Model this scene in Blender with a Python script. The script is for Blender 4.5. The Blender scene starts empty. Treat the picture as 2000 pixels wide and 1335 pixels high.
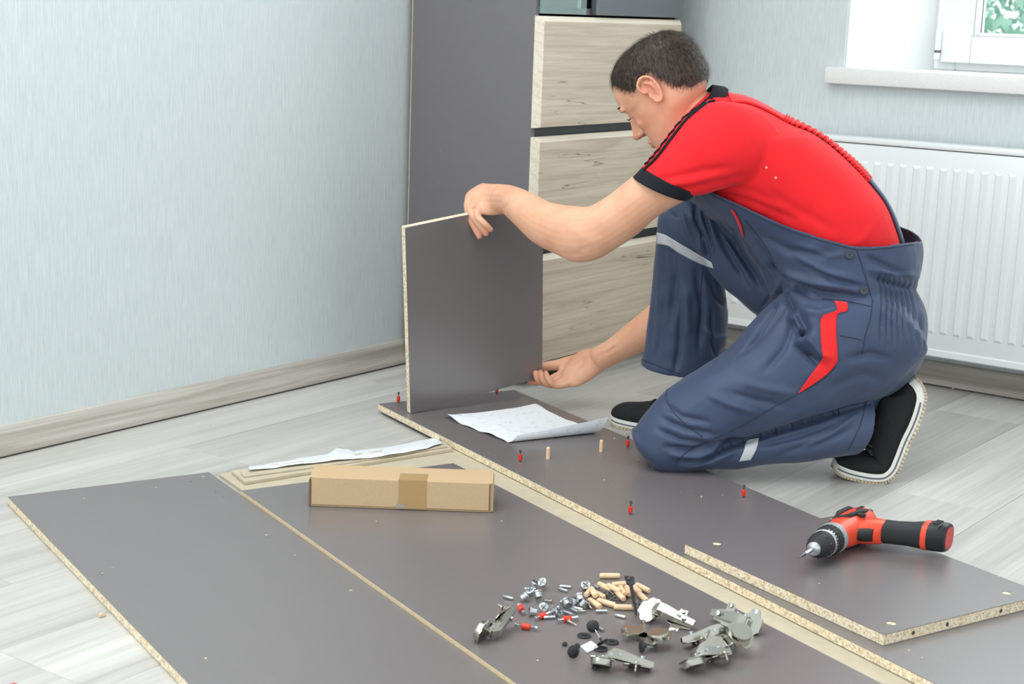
import bpy, bmesh, math, random
from mathutils import Vector, Matrix, Euler
from mathutils.bvhtree import BVHTree
from mathutils import noise as mnoise
random.seed(7)
D = bpy.data
COL = bpy.context.scene.collection
PI = math.pi

# ------------------------------------------------------------------ camera, world, lights, exposure
F_PX, PITCH, ROLL, YAW = 3181.6277, 0.20124461, 0.03510043, -0.63202179
CAM = Vector((2.708, -4.004, 0.92))
fw = Vector((math.sin(YAW)*math.cos(PITCH), math.cos(YAW)*math.cos(PITCH), -math.sin(PITCH)))
r0 = Vector((math.cos(YAW), -math.sin(YAW), 0)); u0 = r0.cross(fw)
rt = r0*math.cos(ROLL) + u0*math.sin(ROLL); up = -r0*math.sin(ROLL) + u0*math.cos(ROLL)
cd = D.cameras.new('camera'); cam = D.objects.new('camera', cd); COL.objects.link(cam)
cd.sensor_width = 36; cd.lens = F_PX/2000*36; cd.clip_start = .05
cd.dof.use_dof = True; cd.dof.focus_distance = 3.15; cd.dof.aperture_fstop = 9
cam.matrix_world = Matrix(((rt.x, up.x, -fw.x, CAM.x), (rt.y, up.y, -fw.y, CAM.y), (rt.z, up.z, -fw.z, CAM.z), (0, 0, 0, 1)))
sc = bpy.context.scene; sc.camera = cam
sc.view_settings.view_transform = 'Standard'; sc.view_settings.look = 'None'
sc.view_settings.gamma = 1; sc.view_settings.use_curve_mapping = False
sc.view_settings.exposure = 0.57
wd = D.worlds.new('world'); sc.world = wd; wd.use_nodes = True
bg = wd.node_tree.nodes['Background']; bg.inputs[0].default_value = (.88, .96, 1.0, 1); bg.inputs[1].default_value = .95
def area(name, loc, target, sx, sy, power, col):
    l = D.lights.new(name, 'AREA'); l.shape = 'RECTANGLE'; l.size = sx; l.size_y = sy; l.energy = power; l.color = col
    o = D.objects.new(name, l); COL.objects.link(o); o.location = loc
    o.rotation_euler = (Vector(target) - Vector(loc)).to_track_quat('-Z', 'Y').to_euler()
    return o
area('ceiling_bounce_light', (1.05, -2.6, 2.58), (1.05, -2.6, 0), 2.2, 2.6, 39, (.97, .985, 1))  # unseen overhead area light, added for the light bounced off the ceiling
area('window_daylight_side', (.45, -4.6, 1.7), (1.2, -1.6, .1), 1.2, 1.3, 17, (.93, .97, 1))
area('window_daylight_back', (1.8, .20, 1.62), (1.75, -2.4, .2), 1.4, .95, 9, (.95, .98, 1))

# ------------------------------------------------------------------ helpers
def ray(px, py): return fw + rt*((px-1000)/F_PX) - up*((py-667.5)/F_PX)
def onz(px, py, z=0.0): d = ray(px, py); return CAM + d*((z-CAM.z)/d.z)

def tag(o, label=None, cat=None, group=None, kind=None):
    if label: o['label'] = label
    if cat: o['category'] = cat
    if group: o['group'] = group
    if kind: o['kind'] = kind
    return o
def empty(name, loc=(0, 0, 0), rz=0, label=None, cat=None, group=None, kind=None):
    o = D.objects.new(name, None); COL.objects.link(o); o.location = loc; o.rotation_euler = (0, 0, rz); o.empty_display_size = .05
    return tag(o, label, cat, group, kind)
def link(name, me, m=None, parent=None, smooth=False):
    if m is not None:
        me.materials.clear(); me.materials.append(m)
    if smooth:
        for p in me.polygons: p.use_smooth = True
    o = D.objects.new(name, me); COL.objects.link(o)
    if parent: o.parent = parent
    return o
def copy_tree(o, parent=None):
    c = o.copy(); COL.objects.link(c); c.parent = parent
    for ch in list(o.children): copy_tree(ch, c)
    return c

class MB:
    """collects shapes in one bmesh"""
    def __init__(s, M=None): s.b = bmesh.new(); s.M = M or Matrix()
    def v(s, co): return s.b.verts.new(s.M @ Vector(co))
    def face(s, vs):
        try: return s.b.faces.new(vs)
        except ValueError: return None
    def box(s, x0, x1, y0, y1, z0, z1, bev=0, seg=1, M=None):
        t = bmesh.new(); bmesh.ops.create_cube(t, size=1)
        for q in t.verts: q.co = Vector(((x0+x1)/2+q.co.x*(x1-x0), (y0+y1)/2+q.co.y*(y1-y0), (z0+z1)/2+q.co.z*(z1-z0)))
        if bev: bmesh.ops.bevel(t, geom=t.edges[:], offset=bev, segments=seg, profile=.5, affect='EDGES')
        s.merge(t, M); return s
    def merge(s, t, M=None):
        MM = s.M @ M if M is not None else s.M
        mp = {}
        for q in t.verts: mp[q] = s.b.verts.new(MM @ q.co)
        for f in t.faces: s.face([mp[q] for q in f.verts])
        t.free()
    def lathe(s, prof, n=16, M=None, caps=True):
        t = bmesh.new(); rings = []
        for r, z in prof:
            rings.append([t.verts.new((r*math.cos(2*PI*i/n), r*math.sin(2*PI*i/n), z)) for i in range(n)])
        for a, b in zip(rings, rings[1:]):
            for i in range(n): t.faces.new((a[i], a[(i+1) % n], b[(i+1) % n], b[i]))
        if caps: t.faces.new(rings[0][::-1]); t.faces.new(rings[-1])
        s.merge(t, M); return s
    def cyl(s, a, b, r, r2=None, n=12):
        a = Vector(a); b = Vector(b); d = b-a
        return s.lathe([(r, 0), (r if r2 is None else r2, d.length)], n, Matrix.Translation(a) @ d.to_track_quat('Z', 'Y').to_matrix().to_4x4())
    def tube(s, pts, r, n=8, cap=True):
        pts = [Vector(p) for p in pts]; rr = r if hasattr(r, '__len__') else [r]*len(pts)
        t = bmesh.new(); rings = []; nv = None
        for i, p in enumerate(pts):
            d = (pts[min(i+1, len(pts)-1)] - pts[max(i-1, 0)]).normalized()
            if nv is None: nv = d.orthogonal().normalized()
            nv = (nv - d*nv.dot(d)).normalized(); bv = d.cross(nv)
            rings.append([t.verts.new(p + (nv*math.cos(2*PI*k/n) + bv*math.sin(2*PI*k/n))*rr[i]) for k in range(n)])
        for a, b in zip(rings, rings[1:]):
            for i in range(n): t.faces.new((a[i], a[(i+1) % n], b[(i+1) % n], b[i]))
        if cap: t.faces.new(rings[0][::-1]); t.faces.new(rings[-1])
        s.merge(t); return s
    def prism(s, pts, z0, z1, M=None, bev=0):
        t = bmesh.new(); a = [t.verts.new((p[0], p[1], z0)) for p in pts]; b = [t.verts.new((p[0], p[1], z1)) for p in pts]; n = len(pts)
        t.faces.new(a[::-1]); t.faces.new(b)
        for i in range(n): t.faces.new((a[i], a[(i+1) % n], b[(i+1) % n], b[i]))
        bmesh.ops.recalc_face_normals(t, faces=t.faces[:])
        if bev: bmesh.ops.bevel(t, geom=t.edges[:], offset=bev, segments=2, profile=.5, affect='EDGES')
        s.merge(t, M); return s
    def loft(s, rings, closed=True, caps=True, M=None):
        t = bmesh.new(); R = [[t.verts.new(p) for p in rg] for rg in rings]; n = len(R[0])
        for a, b in zip(R, R[1:]):
            for i in range(n if closed else n-1): t.faces.new((a[i], a[(i+1) % n], b[(i+1) % n], b[i]))
        if caps and closed: t.faces.new(R[0][::-1]); t.faces.new(R[-1])
        bmesh.ops.recalc_face_normals(t, faces=t.faces[:])
        s.merge(t, M); return s
    def ball(s, c, r, seg=16, M=None):
        t = bmesh.new(); bmesh.ops.create_uvsphere(t, u_segments=seg, v_segments=max(6, seg*2//3), radius=1)
        rr = r if hasattr(r, '__len__') else (r, r, r)
        for q in t.verts: q.co = Vector((c[0]+q.co.x*rr[0], c[1]+q.co.y*rr[1], c[2]+q.co.z*rr[2]))
        s.merge(t, M); return s
    def mesh(s, name='mesh'):
        me = D.meshes.new(name); bmesh.ops.recalc_face_normals(s.b, faces=s.b.faces[:]); s.b.to_mesh(me); s.b.free(); return me
    def build(s, name, m, parent=None, smooth=False, angle=None):
        me = s.mesh(name); o = link(name, me, m, parent, smooth or angle is not None)
        if angle is not None: me.set_sharp_from_angle(angle=math.radians(angle))
        return o

# ------------------------------------------------------------------ materials
def newmat(name):
    m = D.materials.new(name); m.use_nodes = True; nt = m.node_tree
    return m, nt, nt.nodes['Principled BSDF'], nt.nodes, nt.links
def simple(name, col, rough=.5, metal=0, spec=.5, bump=0, bscale=200, var=0, **kw):
    m, nt, b, N, L = newmat(name)
    b.inputs['Base Color'].default_value = (*col, 1); b.inputs['Roughness'].default_value = rough; b.inputs['Metallic'].default_value = metal
    b.inputs['Specular IOR Level'].default_value = spec
    for k, v_ in kw.items(): b.inputs[k.replace('_', ' ')].default_value = v_
    if bump or var:
        tc = N.new('ShaderNodeTexCoord'); nz = N.new('ShaderNodeTexNoise'); nz.inputs['Scale'].default_value = bscale; nz.inputs['Detail'].default_value = 3
        L.new(tc.outputs['Object'], nz.inputs['Vector'])
        if bump:
            bp = N.new('ShaderNodeBump'); bp.inputs['Strength'].default_value = bump; bp.inputs['Distance'].default_value = .002
            L.new(nz.outputs['Fac'], bp.inputs['Height']); L.new(bp.outputs['Normal'], b.inputs['Normal'])
        if var:
            mx = ramp(N, L, nz.outputs['Fac'], [(.3, tuple(c*(1-var) for c in col)), (.7, tuple(min(1, c*(1+var)) for c in col))])
            L.new(mx, b.inputs['Base Color'])
    return m
def ramp(N, L, fac, stops, interp='LINEAR'):
    r = N.new('ShaderNodeValToRGB'); r.color_ramp.interpolation = interp; e = r.color_ramp.elements
    while len(e) < len(stops): e.new(.5)
    for i, (p, c) in enumerate(stops): e[i].position = p; e[i].color = (*c, 1) if len(c) == 3 else c
    L.new(fac, r.inputs['Fac']); return r.outputs['Color']
def mapping(N, L, scale, out='Object', rnd=False, rot=(0, 0, 0)):
    tc = N.new('ShaderNodeTexCoord'); mp = N.new('ShaderNodeMapping'); mp.inputs['Scale'].default_value = scale; mp.inputs['Rotation'].default_value = rot
    L.new(tc.outputs[out], mp.inputs['Vector'])
    if rnd:
        oi = N.new('ShaderNodeObjectInfo'); vm = N.new('ShaderNodeVectorMath'); vm.operation = 'SCALE'
        cx = N.new('ShaderNodeCombineXYZ'); L.new(oi.outputs['Random'], cx.inputs[0]); L.new(oi.outputs['Random'], cx.inputs[1]); L.new(oi.outputs['Random'], cx.inputs[2])
        L.new(cx.outputs[0], vm.inputs[0]); vm.inputs['Scale'].default_value = 37; L.new(vm.outputs[0], mp.inputs['Location'])
    return mp.outputs['Vector']
def tex_noise(N, L, vec, scale, detail=4, rough=.55, dist=0):
    n = N.new('ShaderNodeTexNoise'); n.inputs['Scale'].default_value = scale; n.inputs['Detail'].default_value = detail
    n.inputs['Roughness'].default_value = rough; n.inputs['Distortion'].default_value = dist; L.new(vec, n.inputs['Vector']); return n.outputs['Fac']
def mixc(N, L, fac, a, b, mode='MIX'):
    x = N.new('ShaderNodeMix'); x.data_type = 'RGBA'; x.blend_type = mode
    for sck, val in ((x.inputs[0], fac), (x.inputs[6], a), (x.inputs[7], b)):
        if hasattr(val, 'node'): L.new(val, sck)
        else: sck.default_value = val if not isinstance(val, tuple) else (*val, 1)[:4]
    return x.outputs[2]
def bump(N, L, b, h, strength=.3, dist=.001):
    bp = N.new('ShaderNodeBump'); bp.inputs['Strength'].default_value = strength; bp.inputs['Distance'].default_value = dist
    L.new(h, bp.inputs['Height']); L.new(bp.outputs['Normal'], b.inputs['Normal'])

def wallpaper(name):
    m, nt, b, N, L = newmat(name)
    v1 = mapping(N, L, (330, 330, 12)); v2 = mapping(N, L, (1100, 1100, 34))
    n1 = tex_noise(N, L, v1, 1, 5, .6); n2 = tex_noise(N, L, v2, 1, 2, .6)
    c1 = ramp(N, L, n1, [(.3, (.56, .615, .62)), (.55, (.635, .69, .695)), (.75, (.71, .755, .755))])
    c2 = ramp(N, L, n2, [(.3, (.80, .80, .80)), (.6, (1, 1, 1))])
    L.new(mixc(N, L, .55, c1, c2, 'MULTIPLY'), b.inputs['Base Color'])
    b.inputs['Roughness'].default_value = .55; b.inputs['Specular IOR Level'].default_value = .35
    bump(N, L, b, n2, .35, .001); return m
def wood(name, light, mid, dark, scale=(14, 1.1, 14), rough=.45, rnd=True, crack=None, tint=.0, rings=.5, spec=.4):
    """grain runs along the object's y axis"""
    m, nt, b, N, L = newmat(name)
    v = mapping(N, L, scale, 'Object', rnd); vf = mapping(N, L, (scale[0]*9, scale[1]*2.5, scale[2]*9), 'Object', rnd)
    n1 = tex_noise(N, L, v, 1, 6, .6, .8); n2 = tex_noise(N, L, vf, 1, 3, .6)
    col = ramp(N, L, n1, [(.25, dark), (.45, mid), (.7, light)])
    fine = ramp(N, L, n2, [(.3, (.78, .77, .75)), (.6, (1, 1, 1))])
    col = mixc(N, L, .7, col, fine, 'MULTIPLY')
    if rings:
        w = N.new('ShaderNodeTexWave'); w.wave_type = 'RINGS'; w.rings_direction = 'Y'; w.inputs['Scale'].default_value = .55; w.inputs['Distortion'].default_value = 9; w.inputs['Detail'].default_value = 3; w.inputs['Detail Scale'].default_value = .6
        L.new(v, w.inputs['Vector']); rg = ramp(N, L, w.outputs['Fac'], [(.0, (.86, .84, .80)), (.35, (1, 1, 1))])
        col = mixc(N, L, rings, col, rg, 'MULTIPLY')
    if crack:
        vc = mapping(N, L, (scale[0]*1.5, scale[1]*1.1, scale[2]*1.5), 'Object', rnd); nc = tex_noise(N, L, vc, 1, 3, .45, .4)
        ck = ramp(N, L, nc, [(.0, (0, 0, 0)), (.575, (0, 0, 0)), (.583, (1, 1, 1)), (.591, (0, 0, 0)), (1, (0, 0, 0))])
        vm = mapping(N, L, (scale[0]*.55, scale[1]*1.6, scale[2]*.55), 'Object', rnd); km = ramp(N, L, tex_noise(N, L, vm, 1, 2), [(.52, (0, 0, 0)), (.60, (1, 1, 1))])
        ck = mixc(N, L, 1.0, ck, km, 'MULTIPLY')
        col = mixc(N, L, ck, col, crack)
    if tint:
        oi = N.new('ShaderNodeObjectInfo'); tr = ramp(N, L, oi.outputs['Random'], [(0, (1-tint, 1-tint, 1-tint)), (1, (1+tint*.3, 1+tint*.3, 1+tint*.3))])
        col = mixc(N, L, 1.0, col, tr, 'MULTIPLY')
    L.new(col, b.inputs['Base Color']); b.inputs['Roughness'].default_value = rough; b.inputs['Specular IOR Level'].default_value = spec
    bump(N, L, b, n2, .12, .0006); return m
def particle(name):
    m, nt, b, N, L = newmat(name)
    v = mapping(N, L, (1, 1, 1)); vo = N.new('ShaderNodeTexVoronoi'); vo.inputs['Scale'].default_value = 330; L.new(v, vo.inputs['Vector'])
    sx = N.new('ShaderNodeSeparateColor'); L.new(vo.outputs['Color'], sx.inputs[0])
    c = ramp(N, L, sx.outputs[0], [(0, (.30, .17, .07)), (.14, (.62, .42, .20)), (.4, (.80, .66, .42)), (.75, (.88, .79, .58)), (1, (.93, .88, .72))], 'CONSTANT')
    n = tex_noise(N, L, v, 90, 3); c2 = ramp(N, L, n, [(.3, (.75, .62, .42)), (.7, (.95, .90, .76))])
    L.new(mixc(N, L, .45, c, c2), b.inputs['Base Color']); b.inputs['Roughness'].default_value = .85; bump(N, L, b, sx.outputs[0], .5, .001); return m
def laminate(name, col=(.158, .139, .138), rough=.32):
    m, nt, b, N, L = newmat(name)
    v = mapping(N, L, (1, 1, 1)); n = tex_noise(N, L, v, 700, 2); n2 = tex_noise(N, L, v, 5, 4, .6)
    dust = ramp(N, L, tex_noise(N, L, v, 26, 6, .75), [(.62, (0, 0, 0)), (.9, (.25, .25, .25))])
    c = mixc(N, L, dust, col, (.34, .33, .33)); L.new(c, b.inputs['Base Color'])
    rr = N.new('ShaderNodeMapRange'); rr.inputs['To Min'].default_value = rough-.03; rr.inputs['To Max'].default_value = rough+.05; L.new(n2, rr.inputs[0]); L.new(rr.outputs[0], b.inputs['Roughness'])
    b.inputs['IOR'].default_value = 1.95; bump(N, L, b, n, .05, .0004); return m

M = {}
M['wallpaper'] = wallpaper('wallpaper')
M['white_wall'] = simple('white_plaster', (.86, .88, .87), .7)
M['white_pvc'] = simple('white_pvc', (.86, .88, .88), .3)
M['radiator'] = simple('radiator_enamel', (.82, .85, .85), .32)
M['sill'] = simple('sill_stone', (.80, .80, .785), .4, var=.06, bscale=420)
M['plank'] = wood('laminate_plank', (.60, .585, .555), (.515, .50, .47), (.41, .39, .36), (11, .8, 11), .36, True, None, .14, .2)
M['baseboard'] = wood('baseboard_wood', (.60, .57, .52), (.44, .405, .36), (.29, .26, .225), (34, 1.5, 34), .42, True, None, 0, .5)
M['oak'] = wood('oak_front', (.66, .58, .46), (.57, .49, .38), (.45, .375, .28), (26, 2.0, 26), .5, True, (.07, .06, .055), .04, .6)
M['laminate'] = laminate('taupe_laminate')
M['cab_laminate'] = laminate('cabinet_laminate', (.120, .107, .113), .5)
M['core'] = particle('particleboard')
M['edge_tan'] = simple('tan_edge_band', (.66, .52, .32), .6, var=.1, bscale=90)
M['dark_rail'] = simple('dark_grey_rail', (.045, .05, .055), .45)
M['black'] = simple('black_plastic', (.012, .012, .014), .42)
M['blackrub'] = simple('black_rubber', (.016, .017, .019), .6, bump=.2, bscale=600)
M['redpl'] = simple('red_plastic', (.78, .045, .022), .35)
M['orangepl'] = simple('orange_red_shell', (.86, .075, .03), .35)
M['steel'] = simple('zinc_steel', (.55, .58, .60), .25, 1)
M['nickel'] = simple('nickel_plate', (.46, .44, .385), .2, 1)
M['darksteel'] = simple('dark_screw_steel', (.16, .16, .17), .35, 1)
M['dowel'] = simple('beech_dowel', (.80, .55, .34), .6, var=.1, bscale=150)
M['kraft'] = simple('kraft_board', (.53, .375, .215), .8, bump=.1, bscale=300, var=.04)
M['tape'] = simple('brown_tape', (.42, .265, .115), .3)
M['cream'] = simple('cream_fibreboard', (.51, .445, .325), .8, var=.05, bscale=40)
M['film'] = simple('white_film', (.84, .86, .88), .35)
M['paper'] = simple('paper_white', (.86, .88, .90), .7)
M['glass_green'] = simple('green_glass', (.70, .88, .82), .04, 0, .5, Transmission_Weight=.85, IOR=1.45)
M['pane'] = simple('window_glass', (.95, 1, .98), .0, 0, .5, Transmission_Weight=1.0, IOR=1.02)
M['oak_edge_lit'] = wood('oak_edge_lit', (.80, .735, .61), (.76, .69, .565), (.68, .60, .47), (26, 2.0, 26), .5)  # lighter oak for the drawer chamfers, painting in the light they catch

# ------------------------------------------------------------------ room shell
fl = MB().box(-.1, 4.2, -5.2, .1, -.03, -.009).build('floor', M['plank']); tag(fl, 'pale grey laminate plank floor of the room', None, None, 'structure')
PW, PL = .21, 1.29
pm = {}
for i in range(-0, 18):
    off = ((i*0.43+.19) % 1.0)*PL
    y = .03 + off
    while y > -5.0:
        y1, y0 = min(y, .012), max(y-PL, -5.0)
        if y1-y0 > .02:
            key = round(y1-y0, 4)
            if key not in pm:
                pm[key] = MB().box(-PW/2+.0004, PW/2-.0004, -(y1-y0)/2+.0004, (y1-y0)/2-.0004, -.009, 0, .0008).mesh('plank'); pm[key].materials.append(M['plank'])
            o = D.objects.new('plank', pm[key]); COL.objects.link(o); o.parent = fl; o.location = (i*PW+PW/2, (y0+y1)/2, 0)
        y -= PL
wl = MB().box(-.15, 0, -5.2, .0, -.03, 2.62).build('wall_left', M['wallpaper']); tag(wl, 'left wall papered in pale blue grey with fine vertical streaks', kind='structure')
WX0, WX1, WZ0, WZ1 = .828, 2.7, .775, 2.2
mb = MB(); mb.box(-.15, WX0, 0, .3, -.03, 2.62).box(WX1, 4.2, 0, .3, -.03, 2.62).box(WX0, WX1, 0, .3, -.03, WZ0).box(WX0, WX1, 0, .3, WZ1, 2.62)
wb = mb.build('wall_back', M['wallpaper']); tag(wb, 'back wall in pale streaked wallpaper around the window and radiator', kind='structure')
ce = MB().box(-.15, 4.2, -5.2, .3, 2.62, 2.7).build('ceiling', M['white_wall']); tag(ce, 'plain white ceiling above the room', kind='structure')
# baseboards: a coved profile swept along each wall
prof = [(0, 0), (.0225, .001), (.0235, .006), (.019, .016), (.014, .03), (.010, .045), (.0085, .054), (.006, .0585), (0, .0595)]
b1 = MB().loft([[(a, yy, z+.003) for a, z in prof] for yy in (-5.1, -.002)]).build('baseboard_left', M['baseboard'], None, angle=50); tag(b1, 'grey wood grain baseboard along the left wall', kind='structure')
t = MB(); t.loft([[(a, yy, z+.003) for a, z in prof] for yy in (-2.1, 2.1)])
b2 = t.build('baseboard_back', M['baseboard'], None, angle=50); b2.rotation_euler = (0, 0, -PI/2); b2.location = (2.1, 0, 0); tag(b2, 'grey wood grain baseboard under the radiator', kind='structure')

# window: splayed white reveal, sill, fixed frame, sash, pane, hinge
wn = empty('window_1', (WX0, 0, WZ0), 0, 'white framed window with stone sill above the radiator', kind='structure')
o = (-WX0, 0, -WZ0)
TW = Matrix.Translation(o)
def wp(mb, name, mat, par=wn, **k): return mb.build(name, mat, par, **k)
FX, FY = .985, .25
wp(MB(TW).loft([[(WX0-.004, -.001, .79), (FX, FY, .79), (FX, FY+.05, .79), (WX0-.004, FY+.05, .79)], [(WX0-.004, -.001, WZ1), (FX, FY, WZ1), (FX, FY+.05, WZ1), (WX0-.004, FY+.05, WZ1)]]), 'reveal', M['white_wall'])
wp(MB(TW).box(.786, 2.75, -.035, FY+.05, .758, .801, .006, 2), 'sill', M['sill'], angle=40)
fr = MB(TW); fr.box(FX-.005, FX+.055, FY-.03, FY+.03, .801, WZ1, .003).box(FX+.055, 2.6, FY-.03, FY+.03, .801, .828, .003).box(2.54, 2.6, FY-.03, FY+.03, .828, WZ1)
wp(fr, 'window_frame', M['white_pvc'])
sx0 = FX+.022
sh = MB(TW); sh.box(sx0, sx0+.082, FY-.058, FY+.012, .822, WZ1-.02, .004, 2).box(sx0+.082, 2.5, FY-.058, FY+.012, .822, .892, .004, 2).box(sx0+.082, sx0+.092, FY-.046, FY+.005, .892, WZ1-.1, .003).box(sx0+.092, 2.5, FY-.046, FY+.005, .892, .902, .003)
ss = wp(sh, 'sash', M['white_pvc'], angle=40)
wp(MB(TW).box(sx0+.092, 2.5, FY-.022, FY-.016, .902, WZ1-.1), 'pane', M['pane'])
hg = MB(TW); hg.cyl((sx0-.004, FY-.066, .83), (sx0-.004, FY-.066, .905), .0075); hg.box(sx0-.016, sx0+.0, FY-.062, FY-.04, .826, .85, .002)
wp(hg, 'hinge_cover', M['white_pvc'], ss, angle=40)
wp(MB(TW).cyl((sx0-.004, FY-.066, .846), (sx0-.004, FY-.066, .853), .0082), 'hinge_pin', M['darksteel'], ss)

# foliage outside
M['leafA'] = simple('leaf_green', (.56, .74, .56), .5, var=.3, bscale=8); M['leafB'] = simple('leaf_dark_green', (.42, .64, .52), .5, var=.3, bscale=8); M['bark'] = simple('bark', (.14, .10, .07), .9)
def tree(name, loc, h, r, m, label, n):
    t = empty(name, loc, 0, label, 'tree', 'trees outside the window')
    MB().tube([(0, 0, 0), (.05, 0, h*.4), (0, .05, h*.75)], [.09, .07, .03]).build('trunk', M['bark'], t)
    me = D.meshes.new('foliage'); vs = []; fs = []
    rd = random.Random(n)
    for k in range(n):
        a = rd.uniform(0, 2*PI); e = rd.uniform(-1, 1); q = rd.uniform(.35, 1)**.5
        c = Vector((r*q*math.cos(a)*math.sqrt(1-e*e), r*q*math.sin(a)*math.sqrt(1-e*e), h*.52+h*.5*q*e)); R = Euler((rd.uniform(0, 6), rd.uniform(0, 6), rd.uniform(0, 6))).to_matrix(); s = rd.uniform(.03, .06)
        i = len(vs)
        for p in ((-1, 0, 0), (0, -.45, .1), (1, 0, 0), (0, .45, .1)): vs.append(c + R @ Vector(p)*s)
        fs.append((i, i+1, i+2, i+3))
    me.from_pydata(vs, [], fs); link('foliage', me, m, t)
tree('garden_tree', (-.2, 5.2, -1.2), 4.6, 1.25, M['leafB'], 'dark leafy tree seen through the window pane', 14000)
tree('garden_tree', (1.1, 9.2, -1.2), 5.2, 1.7, M['leafA'], 'lighter green leafy tree behind the dark one outside', 16000)

# radiator
rx0, rx1, rz0, rz1, ry = .50, 2.1, .108, .625, -.105
ra = empty('radiator', ((rx0+rx1)/2, ry, 0), 0, 'white ribbed panel radiator under the window', 'radiator')
TR = Matrix.Translation((-(rx0+rx1)/2, -ry, 0))
fp = MB(TR); fp.box(rx0, rx1, ry, ry+.012, rz0, rz1-.012, .004, 2)
fp.build('front_panel', M['radiator'], ra, angle=40)
rib = None
x = rx0+.03
nr = 0
while x < rx1-.03:
    if rib is None:
        g = MB()
        ring = lambda s, d, zz: [(-s, -d, zz), (s, -d, zz)]
        w2, w1 = .0105, .0065
        z0, z1 = .152, .572
        g.loft([[(-w2, 0, z0), (w2, 0, z0), (w2, 0, z1), (-w2, 0, z1)], [(-w1, -.0045, z0+.008), (w1, -.0045, z0+.008), (w1, -.0045, z1-.008), (-w1, -.0045, z1-.008)]])
        rib = g.mesh('rib'); rib.materials.append(M['radiator'])
    o = D.objects.new('rib', rib); COL.objects.link(o); o.parent = ra; o.location = (x-(rx0+rx1)/2, .0005, 0)
    x += .0352; nr += 1
MB(TR).box(rx0-.004, rx1+.004, ry-.003, ry+.085, rz1-.010, rz1+.003, .003, 2).build('top_cover', M['radiator'], ra, angle=40)
MB(TR).box(rx0-.003, rx1+.003, ry-.003, ry+.004, rz0-.014, rz0+.006, .003).box(rx0, rx1, ry+.07, ry+.082, rz0, rz1-.012, .002).build('back_panel', M['radiator'], ra, angle=40)
MB(TR).box(rx0-.006, rx0, ry-.003, ry+.085, rz0, rz1, .002).build('side_cover', M['radiator'], ra)
MB(TR).box(rx1, rx1+.006, ry-.003, ry+.085, rz0, rz1, .002).build('side_cover', M['radiator'], ra)

# tall cabinet against the left wall
CY0, CY1, CX = -.806, -.148, .400
cb = empty('cabinet', (.2, (CY0+CY1)/2, 0), 0, 'tall taupe cabinet with three oak drawer fronts in the corner', 'cabinet')
TC = Matrix.Translation((-.2, -(CY0+CY1)/2, 0))
def slab(name, x0, x1, y0, y1, z0, z1, m, par=cb, bev=.0006): return MB(TC).box(x0, x1, y0, y1, z0, z1, bev).build(name, m, par)
slab('side_panel', .022, CX, CY0, CY0+.016, .025, 1.95, M['cab_laminate'])
slab('side_panel', .022, CX, CY1-.016, CY1, .025, 1.95, M['cab_laminate'])
slab('back_edge', .020, .0225, CY0, CY0+.016, .025, 1.95, M['edge_tan'])
slab('back_panel', .024, .03, CY0+.016, CY1-.016, .03, 1.94, M['cab_laminate'])
slab('bottom_panel', .03, CX-.01, CY0+.016, CY1-.016, .03, .05, M['cab_laminate'])
slab('top_panel', .022, CX, CY0, CY1, 1.95, 1.966, M['cab_laminate'])
slab('middle_panel', .03, CX-.004, CY0+.016, CY1-.016, .912, .928, M['cab_laminate'])
slab('plinth', .06, CX-.03, CY0+.03, CY1-.03, .0, .03, M['black'])
for z0, z1 in ((.642, .907), (.354, .620), (.058, .3295)):
    c = .0125; x0, x1 = CX+.0005, CX+.020
    y0, y1 = CY0, CY1
    dr = MB(TC).loft([[(x0, y0, z0), (x0, y1, z0), (x0, y1, z1), (x0, y0, z1)], [(x0+.006, y0, z0), (x0+.006, y1, z0), (x0+.006, y1, z1), (x0+.006, y0, z1)],
        [(x1, y0+c, z0+.002), (x1, y1-c, z0+.002), (x1, y1-c, z1-c), (x1, y0+c, z1-c)]]).build('drawer_front', M['oak'], cb)
    dr.data.materials.append(M['oak_edge_lit'])
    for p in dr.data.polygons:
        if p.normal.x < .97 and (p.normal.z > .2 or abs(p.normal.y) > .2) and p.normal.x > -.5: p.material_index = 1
    slab('drawer_box', .05, CX, CY0+.03, CY1-.03, z0+.02, z1-.06, M['white_pvc'])
for z0, z1 in ((.615, .648), (.324, .36), (.03, .064)):
    slab('grip_rail', CX-.02, CX-.006, CY0+.016, CY1-.016, z0-.01, z1+.01, M['dark_rail'])
slab('glass_door', CX+.004, CX+.008, CY0+.012, -.60, .913, 1.93, M['glass_green'])
slab('glass_shelf', .04, CX-.02, CY0+.02, -.57, 1.22, 1.226, M['glass_green'])
slab('divider', .04, CX, -.63, -.616, .928, 1.94, M['white_pvc'])
slab('solid_door', CX-.002, CX+.014, -.565, CY1, .913, 1.94, laminate('slate_door_laminate', (.085, .095, .105), .3))

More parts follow.
